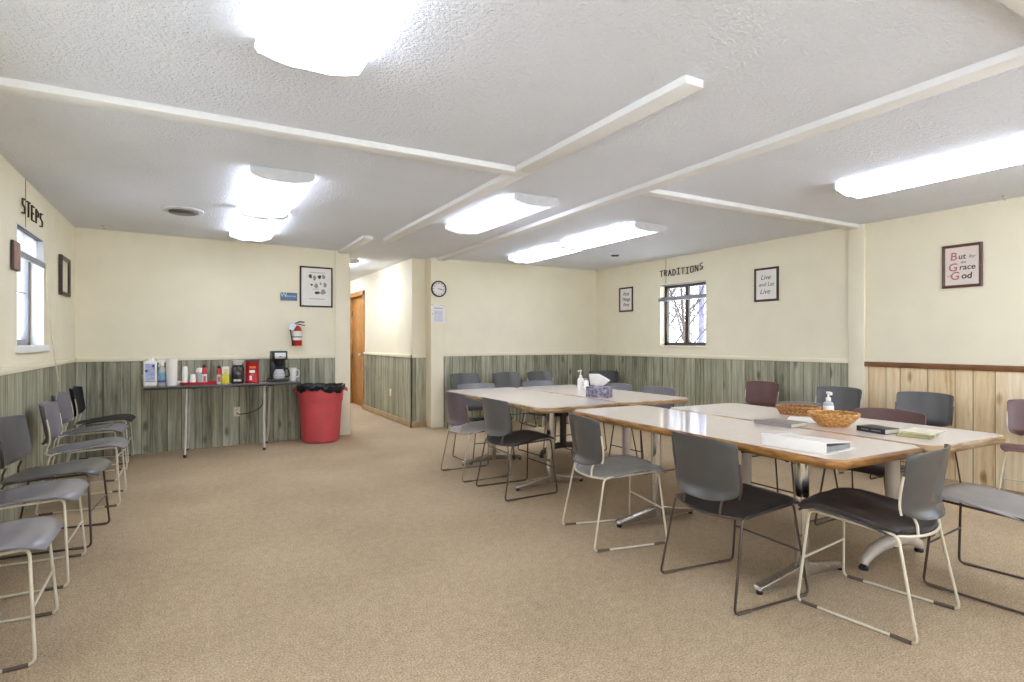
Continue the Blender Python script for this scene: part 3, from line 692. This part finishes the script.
# ------------------------------------------------------------------ counter table and what stands on it
CZ = .766
t = thing('folding_table', 'long dark folding table with silver legs along the back wall', 'table', (.35, 7.29, 0), 3)
G().box(-.79, .79, -.2, .2, CZ - .006, CZ).build('tabletop', 'counter', t, smooth=False)
G().box(-.79, .79, -.2, .2, CZ - .032, CZ - .0062).build('edge_band', 'counter_edge', t, bevel=.003)
for x in (-.395, .395):
    for s in (-1, 1):
        dx = (.022 if x < 0 else .05) * (s + 1)
        G().tube(fillet([(x + dx, s * .13, CZ - .033), (x - .008 + dx, s * .14, .4), (x - .012 + dx, s * .16, .2), (x - .02 + dx, s * .235, .012)], .12, 6), .0135, 10).build('leg', 'legsteel', t)
        G().lathe([(.017, 0), (.017, .03)], (x - .02 + dx, s * .235, 0), 14).build('foot', 'black', t)
    G().tube([(x, -.13, CZ - .05), (x + .1, .13, CZ - .05)], .011).build('leg_bar', 'legsteel', t)
    G().tube([(x + .05, .0, CZ - .05), (x + .2, 0, CZ - .034)], .006).build('brace', 'black', t)
Z0 = CZ + .0008
def at(x, dy=0): return (x, 7.285 + (x - .35) * .052 + dy, Z0)
t = thing('white_jug', 'large white jug with lavender label at the left end of the counter table', 'jug', at(-.378), 3)
G().box(-.062, .062, -.055, .055, 0, .27).build('jug', 'white', t, bevel=.012, seg=3)
G().lathe([(.035, .268), (.035, .298)], n=20).build('cap', 'white', t)
G().box(-.048, .044, -.0565, -.0548, .06, .24).build('label', 'bluelabel', t, smooth=False)
G().box(-.05, .05, -.0568, -.0558, .045, .056).build('label_stripe', 'inkgrey', t, smooth=False)
for x, z_ in ((-.034, .165), (.028, .215)): G().lathe([(.014, 0), (.014, .0006)], n=16).xf(Matrix.Translation((x, -.0572, z_)) @ Matrix.Rotation(PI / 2, 4, 'X')).build('label_spot', 'navy', t)
t = thing('white_tub', 'small white tub tucked behind the large white jug', 'tub', at(-.415, .09))
G().lathe([(.036, 0), (.042, .1), (.044, .102), (.044, .115)]).build('tub', 'white', t)
t = thing('spray_bottle', 'clear spray bottle with blue label between white jug and paper towel roll', 'bottle', at(-.267), 3)
G().lathe([(.042, 0), (.044, .01), (.044, .13), (.036, .17), (.018, .205), (.016, .215)], sy=.75).build('bottle', 'clear', t)
G().lathe([(.0448, .06), (.0448, .125), (.042, .145)], sy=.76, cap0=False, cap1=False).build('label', 'teal', t)
G().lathe([(.0450, .035), (.0450, .058)], sy=.76, cap0=False, cap1=False).build('label_stripe', 'navy', t)
h = G().lathe([(.019, .212), (.019, .235), (.014, .24), (.014, .25)], n=18); h.box(-.045, .03, -.012, .012, .245, .275).box(-.052, -.045, -.007, .007, .252, .266).build('trigger_head', 'white', t, bevel=.003)
G().tube(fillet([(-.02, 0, .248), (-.032, 0, .225), (-.03, 0, .2)], .01), .005).build('trigger', 'white', t)
t = thing('paper_towel_roll', 'tall white paper towel roll right of the spray bottle', 'paper towel', at(-.178, -.03))
G().lathe([(.021, .0), (.052, 0), (.053, .003), (.053, .287), (.052, .29), (.021, .29)], cap0=False, cap1=False, n=32).build('roll', 'paper', t)
G().lathe([(.019, .0), (.021, 0), (.021, .29), (.019, .29)], cap0=False, cap1=False).build('core', 'greycover', t)
t = thing('napkin_stack', 'low stack of white napkins left of the red tray', 'napkins', at(-.112, .06)); G().box(-.035, .03, -.05, .05, 0, .04).build('napkins', 'paper', t, bevel=.003)
t = thing('serving_tray', 'red serving tray under the cups on the counter table', 'tray', at(.082), 3)
G().lathe([(.0, .004), (.93, .004), (1.0, .028), (1.03, .028), (.96, 0), (0, 0)], n=48, sx=.18, sy=.115, cap0=False, cap1=False).build('tray', 'red', t)
def tray(x, dy=0): p = at(x, dy); return (p[0], p[1], p[2] + .0055)
def cups(x, dy, n, label):
    p = tray(x, dy)
    for k in range(n):
        g = G().lathe([(.031, .085), (.0305, .083), (.0235, .002), (.0225, 0), (.0, .002)][::-1], n=20, cap0=False, cap1=False)
        g.xf(Matrix.Translation((0, 0, .086)) @ Matrix.Scale(-1, 4, (0, 0, 1)))
        o = g.build('foam_cup', 'white'); o.location = (p[0], p[1], p[2] + .022 * k)
        tag(o, (label[0] if k == n - 1 else label[1] if k == 0 else '%s white cup counted up from the tray in the %s' % (['', 'second', 'third', 'fourth', 'fifth', 'sixth'][k], label[2])), 'cup', 'white cups on the red tray')
cups(-.053, .01, 6, ('topmost white cup of the tall upside-down stack on the red tray', 'bottom white cup of the tall upside-down stack on the red tray', 'tall stack'))
cups(.022, -.03, 2, ('upper white cup of the short upside-down stack on the red tray', 'lower white cup of the short upside-down stack on the red tray', 'short stack'))
t = thing('sugar_dispenser', 'clear jar with white lid between the cups and the red bottle on the tray', 'jar', tray(.09, .0))
G().lathe([(.026, 0), (.028, .006), (.032, .11), (.03, .13)]).build('jar', 'clear', t)
G().lathe([(.036, .128), (.037, .15), (.03, .17), (.012, .178)]).build('lid', 'white', t)
def creamer(p, h, label, flip=0):
    t = thing('creamer_bottle', label, 'bottle', p, flip)
    G().lathe([(.024, 0), (.026, .006), (.026, h * .62)]).build('bottle', 'white', t)
    G().lathe([(.0264, h * .5), (.0264, h * .72), (.018, h * .84)]).build('shoulder', 'red', t)
    c = G().lathe([(.018, h * .83), (.018, h * .93), (.008, h * .95), (.007, h)], n=16); c.box(-.024, .002, -.006, .006, h * .93, h * .97).build('cap', 'black', t)
    G().box(-.012, .012, -.0272, -.0262, h * .1, h * .4).build('label', 'inkred', t)
creamer(tray(.137, -.02), .215, 'white and red bottle with black cap standing on the red tray')
creamer(at(.283, -.02), .205, 'white and red bottle with black cap beside the yellow carton')
t = thing('yellow_carton', 'white and yellow carton between the red bottle and the coffee jar', 'carton', at(.345, -.04), 3)
G().box(-.037, .037, -.035, .035, 0, .1).build('carton', 'yellow', t, bevel=.002); G().box(-.037, .037, -.035, .035, .1, .19).build('carton_top', 'ivory', t, bevel=.002)
G().box(-.02, .012, -.0362, -.0352, .112, .135).build('print', 'yellow', t); G().box(-.022, .02, -.0362, -.0352, .15, .156).build('print', 'inkgrey', t)
t = thing('coffee_jar', 'dark coffee jar with white print carrying the coffee filters', 'jar', at(.475))
G().lathe([(.06, 0), (.066, .008), (.066, .168), (.055, .186), (.055, .198)]).build('jar', 'darkglass', t)
G().lathe([(.057, .184), (.057, .204), (.05, .207)]).build('lid', 'black', t)
for k in range(6): G().box(-.045 + .014 * k, -.036 + .014 * k, -.0668, -.0650 + .002, .02, .045).build('print', 'white', t)
t = thing('coffee_filters', 'white stack of coffee filters on top of the dark coffee jar', 'coffee filters', (at(.475)[0], at(.475)[1], Z0 + .2075))
g = G(); n = 48; pr = [(.04, 0), (.052, .02), (.068, .05), (.07, .052), (.05, .02), (.03, .006)]
for i, (r_, z_) in enumerate(pr):
    for k in range(n):
        a = 2 * PI * k / n; rr = r_ * (1 + (.035 * math.sin(24 * a) if 0 < i < 5 else 0)); g.v.append((rr * math.cos(a), rr * math.sin(a), z_))
for i in range(5):
    for k in range(n): g.f.append([i * n + k, i * n + (k + 1) % n, (i + 1) * n + (k + 1) % n, (i + 1) * n + k])
g.f.append(list(range(n))[::-1]); g.f.append([5 * n + k for k in range(n)]); g.build('filters', 'paper', t)
t = thing('coffee_can', 'large red coffee can right of the dark coffee jar', 'can', at(.63))
G().lathe([(.07, 0), (.074, .006), (.074, .02), (.071, .024), (.071, .22), (.074, .224), (.074, .242)], n=36).build('can', 'redgloss', t)
G().lathe([(.0765, .239), (.0765, .256), (.072, .26)], n=36).build('lid', 'counter_edge', t)
def arc(a0, a1, r_, z0, z1): return G().add([(r_ * math.sin(a), -r_ * math.cos(a), z) for z in (z0, z1) for a in [a0 + (a1 - a0) * k / 8 for k in range(9)]], [[k, k + 1, k + 10, k + 9] for k in range(8)])
arc(-.55, .45, .0722, .165, .19).build('label', 'orange', t)
arc(-.5, .3, .0722, .115, .145).build('print', 'white', t); arc(-.45, .1, .0722, .085, .1).build('print', 'inkred', t); arc(-.5, -.15, .0722, .03, .08).build('print', 'white', t)
t = thing('coffee_maker', 'black coffee maker with silver front and glass carafe at the right of the counter table', 'coffee maker', at(.92), 3); coffee = t
G().box(-.085, .085, -.11, .11, 0, .025).build('base', 'black', t, bevel=.006)
G().box(-.085, .085, .03, .11, .02, .32).build('tower', 'black', t, bevel=.008)
G().box(-.082, .082, -.105, .11, .26, .365).build('head', 'black', t, bevel=.01)
G().box(-.06, .06, -.1075, -.104, .275, .345).build('front_panel', 'silver', t, bevel=.002)
G().box(-.012, .012, -.1095, -.107, .296, .306).build('button', 'black', t)
G().lathe([(.03, .18), (.06, .225), (.064, .262)], (0, -.03, 0)).build('filter_basket', 'black', t)
ca = G().lathe([(.052, .028), (.066, .04), (.068, .08), (.055, .13), (.045, .145), (.046, .155)], (0, -.035, 0)).build('carafe', 'clear', t)
G().lathe([(.047, .15), (.049, .165), (.04, .172)], (0, -.035, 0)).build('carafe_lid', 'black', ca)
G().tube(fillet([(.044, -.035, .152), (.1, -.035, .158), (.118, -.035, .06), (.07, -.035, .055)], .02), .009).build('carafe_handle', 'black', ca)
G().lathe([(.069, .07), (.0695, .078)], (0, -.035, 0), cap0=False, cap1=False).build('carafe_band', 'silver', ca)
t = thing('white_pitcher', 'white pitcher standing right of the coffee maker', 'pitcher', at(1.085, .05), 3)
G().lathe([(.036, 0), (.038, .005), (.05, .15), (.051, .155), (.046, .154), (.034, .008), (0, .008)], cap1=False).build('pitcher', 'white', t)
G().tube(fillet([(.044, 0, .13), (.078, 0, .125), (.075, 0, .05), (.04, 0, .04)], .02), .006).build('handle', 'white', t)

# ------------------------------------------------------------------ bin, extinguisher, wall things
t = thing('trash_can', 'big red trash can with black liner at the end of the counter table', 'trash can', (1.42, 7.385, 0), -10)
G().lathe([(.2, 0), (.215, .012), (.238, .5), (.243, .503), (.262, .505), (.268, .52), (.276, .66), (.284, .664), (.284, .69), (.27, .69), (.225, .02), (0, .02)], n=44, cap1=False).build('bin', 'bin_red', t)
G().lathe([(.2425, .50), (.2665, .502), (.2665, .512), (.262, .515)], n=44, cap0=False, cap1=False).build('band', 'bin_red', t)
for s in (-1, 1): G().prism([(s * .27, -.05, .64), (s * .325, -.03, .61), (s * .325, .03, .61), (s * .27, .05, .64)], (0, 0, .045), 0).build('handle', 'bin_red', t, bevel=.008)
g = G(); n = 72; pr = [(.287, .635), (.291, .66), (.292, .70), (.283, .706), (.262, .69), (.25, .6), (.24, .45)]
for i, (r_, z_) in enumerate(pr):
    for k in range(n):
        a = 2 * PI * k / n
        w = .010 * math.sin(3 * a + 1) + .006 * math.sin(11 * a + i) + .004 * math.sin(23 * a + 2 * i)
        g.v.append(((r_ + w * .35) * math.cos(a), (r_ + w * .35) * math.sin(a), z_ + (w * (2.2 if i == 0 else .5))))
for i in range(len(pr) - 1):
    for k in range(n): g.f.append([i * n + k, i * n + (k + 1) % n, (i + 1) * n + (k + 1) % n, (i + 1) * n + k])
g.f.append([(len(pr) - 1) * n + k for k in range(n)])
g.build('liner', 'liner', t)

def onback(x, off=0.0):
    s = (x - bl0.x) / bdir.x; p = bl0 + bdir * s + bnor * off; return p
BROT = math.degrees(math.atan2(bdir.y, bdir.x))
p = onback(1.165, .07)
t = thing('fire_extinguisher', 'red fire extinguisher with pale blue tag hanging on the back wall', 'fire extinguisher', (p.x, p.y, 1.19), BROT)
G().lathe([(.05, 0), (.056, .008), (.056, .2), (.05, .225), (.03, .245), (.018, .25)]).build('cylinder', 'redgloss', t)
G().lathe([(.0568, .07), (.0568, .185)], cap0=False, cap1=False).build('label', 'paper', t)
G().lathe([(.0575, .105), (.0575, .118)], cap0=False, cap1=False).build('strap', 'bluntframe', t)
G().lathe([(.016, .248), (.016, .275), (.01, .28)], n=16).build('valve', 'silver', t)
G().prism([(-.03, -.01, .272), (.02, -.01, .278), (.095, -.01, .262), (.095, -.01, .252), (.02, -.01, .266), (-.03, -.01, .262)], (0, .02, 0), 0).build('handle', 'black', t, bevel=.002)
G().prism([(-.035, -.012, .282), (.03, -.012, .312), (.09, -.012, .306), (.09, -.012, .292), (.03, -.012, .294), (-.035, -.012, .268)], (0, .018, 0), 0).build('lever', 'black', t, bevel=.002)
G().tube(fillet([(-.015, 0, .265), (-.07, 0, .27), (-.085, -.01, .2), (-.06, -.02, .05)], .05), .009).build('hose', 'black', t)
G().tube([(-.06, -.02, .06), (-.055, -.02, .0)], [.009, .014]).build('nozzle', 'black', t)
G().box(-.04, .025, -.002, .002, -.045, .045).xf(Matrix.Translation((-.062, -.062, .235)) @ Matrix.Rotation(.5, 4, 'Y')).build('inspection_tag', 'tagblue', t)
G().box(-.012, .012, .054, .068, .05, .29).build('wall_bracket', 'bluntframe', t)

p = onback(1.08, .003)
t = thing('wall_sign', 'small blue sign reading WELCOME left of the framed poster', 'sign', (p.x, p.y, 1.81), BROT)
G().box(-.1, .1, -.012, 0, -.05, .05).build('panel', 'signblue', t, bevel=.002)
text('lettering', 'W', .075, 'signtext', t, (-.062, -.0125, .018), (PI / 2, 0, 0), offset=.001)
text('lettering', 'elcome', .042, 'signtext', t, (.022, -.0125, .008), (PI / 2, 0, 0))

def framed(name, label, loc, rot, w, h, fw, frame, paper='paper', depth=.02):
    """frame facing local -Y"""
    t = thing(name, label, 'framed picture', loc, rot)
    a, b = w / 2, h / 2
    def poly(ww, hh, y): return [(-ww, y, -hh), (ww, y, -hh), (ww, y, hh), (-ww, y, hh)]
    g = G(); g.v = poly(a, b, 0) + poly(a, b, -depth * .8) + poly(a - fw * .3, b - fw * .3, -depth) + poly(a - fw, b - fw, -depth * .7) + poly(a - fw, b - fw, -.003)
    for i in range(4):
        for k in range(4): g.f.append([i * 4 + k, i * 4 + (k + 1) % 4, (i + 1) * 4 + (k + 1) % 4, (i + 1) * 4 + k])
    g.build('frame', frame, t, smooth=False)
    G().box(-a + fw * .8, a - fw * .8, -.008, -.001, -b + fw * .8, b - fw * .8).build('picture', paper, t, smooth=False)
    return t
p = onback(1.42, .002)
t = framed('framed_poster', 'black-framed poster of small dark and grey oval pictures above the fire extinguisher', (p.x, p.y, 1.95), BROT, .415, .52, .018, 'black')
def blob(x, z, rx, rz, m, seed, n=22):
    r_ = random.Random(seed); g = G(); ph = [r_.random() * 6 for _ in range(3)]
    pts = [(x + rx * (1 + .16 * math.sin(3 * a + ph[0]) + .1 * math.sin(5 * a + ph[1])) * math.cos(a), -.0088, z + rz * (1 + .14 * math.sin(2 * a + ph[2])) * math.sin(a)) for a in [2 * PI * k / n for k in range(n)]]
    g.prism(pts, (0, .001, 0), 0).build('illustration', m, t, smooth=False)
for i, (x, z_, rx, rz, m) in enumerate(((-.075, .135, .02, .028, 'ink'), (-.025, .115, .02, .03, 'inkgrey'), (.04, .13, .022, .026, 'ink'), (.09, .135, .022, .03, 'inkgrey'), (-.06, .025, .014, .014, 'ink'), (-.002, .015, .024, .028, 'inkgrey'), (.055, .045, .012, .018, 'inkgrey'), (.11, .03, .022, .03, 'inkgrey'), (.01, -.075, .034, .02, 'ink'), (.085, -.06, .032, .038, 'inkgrey'))): blob(x, z_, rx, rz, m, i)
for x, z_, w in ((0.02, .185, .1), (.0, -.03, .045), (-.03, -.155, .06), (.07, -.158, .045)):
    g = G()
    for k in range(int(w * 2 / .012)): g.box(x - w + k * .012, x - w + k * .012 + .008, -.009, -.008, z_ - .004, z_ + .004 + .002 * (k % 2))
    g.build('caption', 'inkgrey', t, smooth=False)

RX = 5.997
def rsign(y, z, w, h, frame, paper, label, lines, fw=.024):
    t = framed('framed_saying', label, (RX, y, z), -90, w, h, fw, frame, paper)
    for (b, sz, x, zz, m, sh, of) in lines: text('lettering', b, sz, m, t, (x, -.0086, zz), (PI / 2, 0, 0), sh, of)
    return t
rsign(2.444, 1.921, .305, .385, 'redframe', 'paper_pink', 'brown-framed saying BUT FOR THE GRACE OF GOD above the pine panelling',
      [('B', .1, -.065, .085, 'inkred', .1, .001), ('ut', .07, .0, .082, 'ink', .1, .001), ('for', .042, .075, .078, 'ink', .2, 0), ('the', .034, .01, .032, 'ink', .2, 0),
       ('G', .1, -.07, -.012, 'inkred', .1, .001), ('race', .07, .04, -.014, 'ink', .1, .001), ('of', .032, -.1, -.085, 'inkred', .2, 0), ('G', .1, -.055, -.09, 'inkred', .1, .001), ('od', .075, .035, -.092, 'ink', .1, .002)])
rsign(4.425, 1.926, .325, .4, 'darkframe', 'paper', 'dark-framed script saying on the right wall between window and pilaster',
      [('Live', .085, -.01, .085, 'ink', .3, 0), ('and Let', .07, 0, .0, 'ink', .3, 0), ('Live', .085, -.02, -.085, 'ink', .3, 0)])
rsign(6.94, 1.905, .32, .385, 'darkframe', 'paper', 'small dark-framed saying nearest the far right corner',
      [('First', .075, .0, .085, 'ink', .2, .001), ('Things', .075, 0, .0, 'ink', .2, .001), ('First', .075, 0, -.085, 'ink', .2, .001)])
t = framed('framed_picture', 'dark-framed picture seen edge on between left window and back corner', (-1.057, 6.82, 1.865), 90, .42, .37, .035, 'darkframe', 'ivory', .03)
t = thing('wall_plaque', 'brown wooden plaque at the near side of the left window', 'plaque', (-1.057, 5.09, 1.835), 90)
G().box(-.09, .09, -.018, 0, -.1, .1).build('board', 'darkframe', t, bevel=.004); G().box(-.08, .08, -.021, -.016, -.09, .09).build('face', 'plaqueface', t, bevel=.002)

t = thing('wall_clock', 'round wall clock with black rim on the cream pilaster', 'clock', (3.11, 7.659, 2.0))
X90 = Matrix.Rotation(PI / 2, 4, 'X')
G().lathe([(.116, 0), (.118, .02), (.108, .034), (.1, .03), (.1, .012)], n=44, cap1=False).xf(X90).build('rim', 'black', t)
G().lathe([(.102, .008), (.102, .014)], n=44).xf(X90).build('face', 'paper', t)
g = G()
for k in range(12):
    a = k * PI / 6; g.box(-.004, .004, -.0165, -.0145, .074, .09).v[-8:]
    m = Matrix.Rotation(a, 4, 'Y'); g.v[-8:] = [tuple(m @ Vector(v)) for v in g.v[-8:]]
g.build('hour_marks', 'ink', t, smooth=False)
G().box(-.004, .004, -.02, -.018, -.012, .05).xf(Matrix.Rotation(math.radians(99), 4, 'Y')).build('hour_hand', 'black', t, smooth=False)
G().box(-.003, .003, -.023, -.021, -.012, .075).xf(Matrix.Rotation(math.radians(105), 4, 'Y')).build('minute_hand', 'black', t, smooth=False)
t = thing('paper_notice', 'white paper notice pinned below the clock', 'notice', (3.105, 7.659, 1.64))
G().box(-.108, .108, -.002, 0, -.135, .135).build('sheet', 'paper', t, smooth=False)
g = G()
for k in range(8): g.box(-.06 + k * .017, -.048 + k * .017, -.0032, -.0018, .075, .09 - .004 * (k % 2))
g.build('heading', 'inkgrey', t, smooth=False)
G().box(-.06, .07, -.0026, -.0016, -.11, .05).build('printed_area', 'noticeprint', t, smooth=False)
for x, z_ in ((-.095, .16), (.05, .155), (.085, .145), (-.09, .03)): G().lathe([(.006, 0), (.006, .003)], n=10).xf(Matrix.Translation((x, -.002, z_ - .03)) @ X90).build('pin', 'bluntframe', t)

def outlet(name, loc, rot, label, cat='outlet', w=.035, h=.057):
    t = thing(name, label, cat, loc, rot)
    G().box(-w, w, -.006, 0, -h, h).build('plate', 'ivory', t, bevel=.003)
    if cat == 'outlet':
        for z_ in (-.024, .024):
            q = G().box(-.016, .016, -.008, -.0055, z_ - .014, z_ + .014).build('socket', 'ivory', t, bevel=.004)
            G().box(-.008, -.005, -.0086, -.0078, z_ - .006, z_ + .006).box(.005, .008, -.0086, -.0078, z_ - .006, z_ + .006).build('slots', 'black', q, smooth=False)
    else:
        G().box(-.004, .004, -.016, -.006, -.006, .012).build('toggle', 'ivory', t, bevel=.002)
    return t
p = onback(.485, .011)
outlet('power_outlet', (p.x, p.y, .40), BROT, 'ivory power outlet on the grey panelling below the counter table')
outlet('power_outlet', (-1.047, 6.0, .44), 90, 'ivory power outlet low on the left wall behind the chairs')
outlet('light_switch', (2.777, 8.85, .43), -90, 'small ivory plate on the grey panelling in the hallway', 'switch')
q = onback(.485, .02)
pc = G().tube(fillet([(q.x, q.y - .001, .385), (q.x + .02, q.y - .05, .372), (q.x + .15, q.y - .07, .385), (q.x + .27, q.y - .1, .46), (q.x + .3, q.y - .08, .68), (q.x + .33, q.y - .06, CZ + .03), (q.x + .4, q.y - .12, CZ + .03)], .05, 6), .0055, 8).build('power_cord', 'black', coffee)
pc.matrix_parent_inverse = (Matrix.Translation(coffee.location) @ Matrix.Rotation(math.radians(3), 4, 'Z')).inverted()

# twig lettering
ST = {'T': [[(0, 1), (1, 1.05)], [(.5, 1), (.48, 0)]], 'R': [[(.1, 0), (.1, 1)], [(.1, 1), (.8, .8), (.75, .55), (.1, .5)], [(.35, .5), (.85, 0)]], 'A': [[(0, 0), (.5, 1.05)], [(.45, 1.05), (1, 0)], [(.22, .42), (.8, .42)]],
      'D': [[(.1, 0), (.1, 1)], [(.05, 1), (.6, .95), (.9, .6), (.85, .25), (.5, .02), (.05, .03)]], 'I': [[(.1, 1), (.9, 1)], [(.5, 1), (.5, 0)], [(.1, 0), (.9, 0)]], 'O': [[(.1, .05), (.1, .95)], [(.08, .95), (.9, 1)], [(.9, 1), (.88, .05)], [(.9, .03), (.1, .03)]],
      'N': [[(.08, 0), (.08, 1)], [(.08, 1), (.9, 0)], [(.9, 0), (.9, 1)]], 'S': [[(.9, 1), (.2, .95)], [(.2, .95), (.15, .6)], [(.15, .6), (.85, .45)], [(.85, .45), (.8, .08)], [(.8, .08), (.05, 0)]],
      'E': [[(.1, 0), (.1, 1)], [(.1, 1), (.85, 1)], [(.1, .5), (.7, .52)], [(.1, 0), (.85, .02)]], 'P': [[(.1, 0), (.1, 1)], [(.1, 1), (.85, .85), (.8, .55), (.1, .48)]]}
ordn = ['first', 'second', 'third', 'fourth', 'fifth', 'sixth', 'seventh', 'eighth', 'ninth', 'last']
def word(w, start, step, size, place, which, rot, zs):
    for i, ch in enumerate(w):
        x, y, z_ = place(i); o = thing('twig_letter', 'dark twig letter %s, %s letter of the word above the %s window' % (ch, 'last' if i == len(w) - 1 else ordn[i], which), 'letter', (x, y, z_), rot, 'twig letters above the %s window' % which)
        g = G()
        for s_ in ST[ch]: g.tube([((a - .5) * size[0], -.008, b * size[1]) for a, b in s_], .006, 6)
        g.build('strokes', 'twig', o)
word('TRADITIONS', 0, 0, (.062, .085), lambda i: (RX, 6.16 - i * .0825, 2.185 + (.008 * (i % 3 == 1)) + (.03 if i == 9 else .012 if i == 8 else 0)), 'right', -90, 0)
word('STEPS', 0, 0, (.1, .11), lambda i: (-1.058, 5.32 + i * .14, 2.17), 'left', 90, 0)

# ------------------------------------------------------------------ outside the windows
def tree(x, y, h, seed, label):
    r_ = random.Random(seed); g = G()
    def br(p, d, L, r0, dep):
        pts = [p]; q = p
        for k in range(4):
            d = (d + Vector((r_.uniform(-.12, .12), r_.uniform(-.12, .12), r_.uniform(-.02, .1)))).normalized(); q = q + d * L / 4; pts.append(q)
        g.tube(pts, [r0 * (1 - .14 * k) for k in range(5)], 6 if dep > 2 else 4)
        if dep > 0:
            for k in range(6 if dep > 1 else 4):
                t_ = pts[1 + r_.randrange(4)]; a = r_.uniform(0, 2 * PI)
                br(t_, (d * .7 + Vector((math.cos(a), math.sin(a), r_.uniform(-.1, .6)))).normalized(), L * r_.uniform(.45, .65), max(r0 * .45, .004), dep - 1)
    br(Vector((x, y, -.35)), Vector((0, 0, 1)), h, h * .012, 4 if x > 0 else 3)
    tag(g.build('bare_tree', 'bark'), label, 'tree', 'bare trees outside the windows')
struct(G().box(-14, -1.34, -6, 26, -.5, -.35).box(6.2, 26, -6, 26, -.5, -.35).box(-14, 26, -20, -6, -.5, -.35).box(-1.34, 6.2, -6, -3.35, -.5, -.35).build('ground_outside', 'snowground', smooth=False))
for x, y, h_, sd, lb in ((9.3, 9.2, 3.4, 1, 'thin bare tree close outside the right window'), (10.2, 9.6, 4.0, 2, 'bare tree in the middle of the right window view'), (11.6, 11.6, 5, 3, 'tall bare tree farther behind the right window'), (12.8, 12.2, 5, 4, 'bare tree farthest behind the right window'),
                         (-2.4, 11.2, 4.5, 6, 'bare tree outside the left window'), (-3.3, 14.5, 5, 7, 'bare tree farther behind the left window')):
    tree(x, y, h_, sd, lb)
t = thing('outdoor_post', 'blue-grey post seen outside through the right window pane', 'post', (15.6, 14.1, -.35), 0)
G().lathe([(.11, 0), (.10, 4.3)], n=16).build('pole', 'siding', t)
G().lathe([(.13, 4.3), (.13, 4.36), (.02, 4.46)], n=16).build('cap', 'roof', t)

# ------------------------------------------------------------------ sky, camera, output
w = bpy.data.worlds.new('sky'); scene.world = w; w.use_nodes = True
nt = w.node_tree; bg = nt.nodes['Background']; bg.inputs[0].default_value = (.75, .855, 1, 1); bg.inputs[1].default_value = 6.0
sn = bpy.data.lights.new('sun', 'SUN'); sn.energy = 38; sn.color = (.75, .855, 1); sn.angle = .02; so_ = link('sun', sn); so_.rotation_euler = (math.radians(12), math.radians(8), 0)
cam = bpy.data.cameras.new('camera'); co = link('camera', cam)
cam.sensor_width = 36; cam.lens = 569 / 1024 * 36; cam.shift_y = 0; cam.clip_start = .02
co.location = (0, 0, 1.25); co.rotation_euler = (PI / 2, 0, -math.atan2(512 - 190.5, 569))
scene.camera = co
vs_ = scene.view_settings; vs_.view_transform = 'Standard'; vs_.look = 'None'; vs_.gamma = 1; vs_.use_curve_mapping = False; vs_.exposure = 0.0
cy = scene.cycles; cy.use_denoising = True; cy.max_bounces = 10; cy.diffuse_bounces = 6; cy.glossy_bounces = 4; cy.sample_clamp_indirect = 20; cy.caustics_reflective = False; cy.caustics_refractive = False
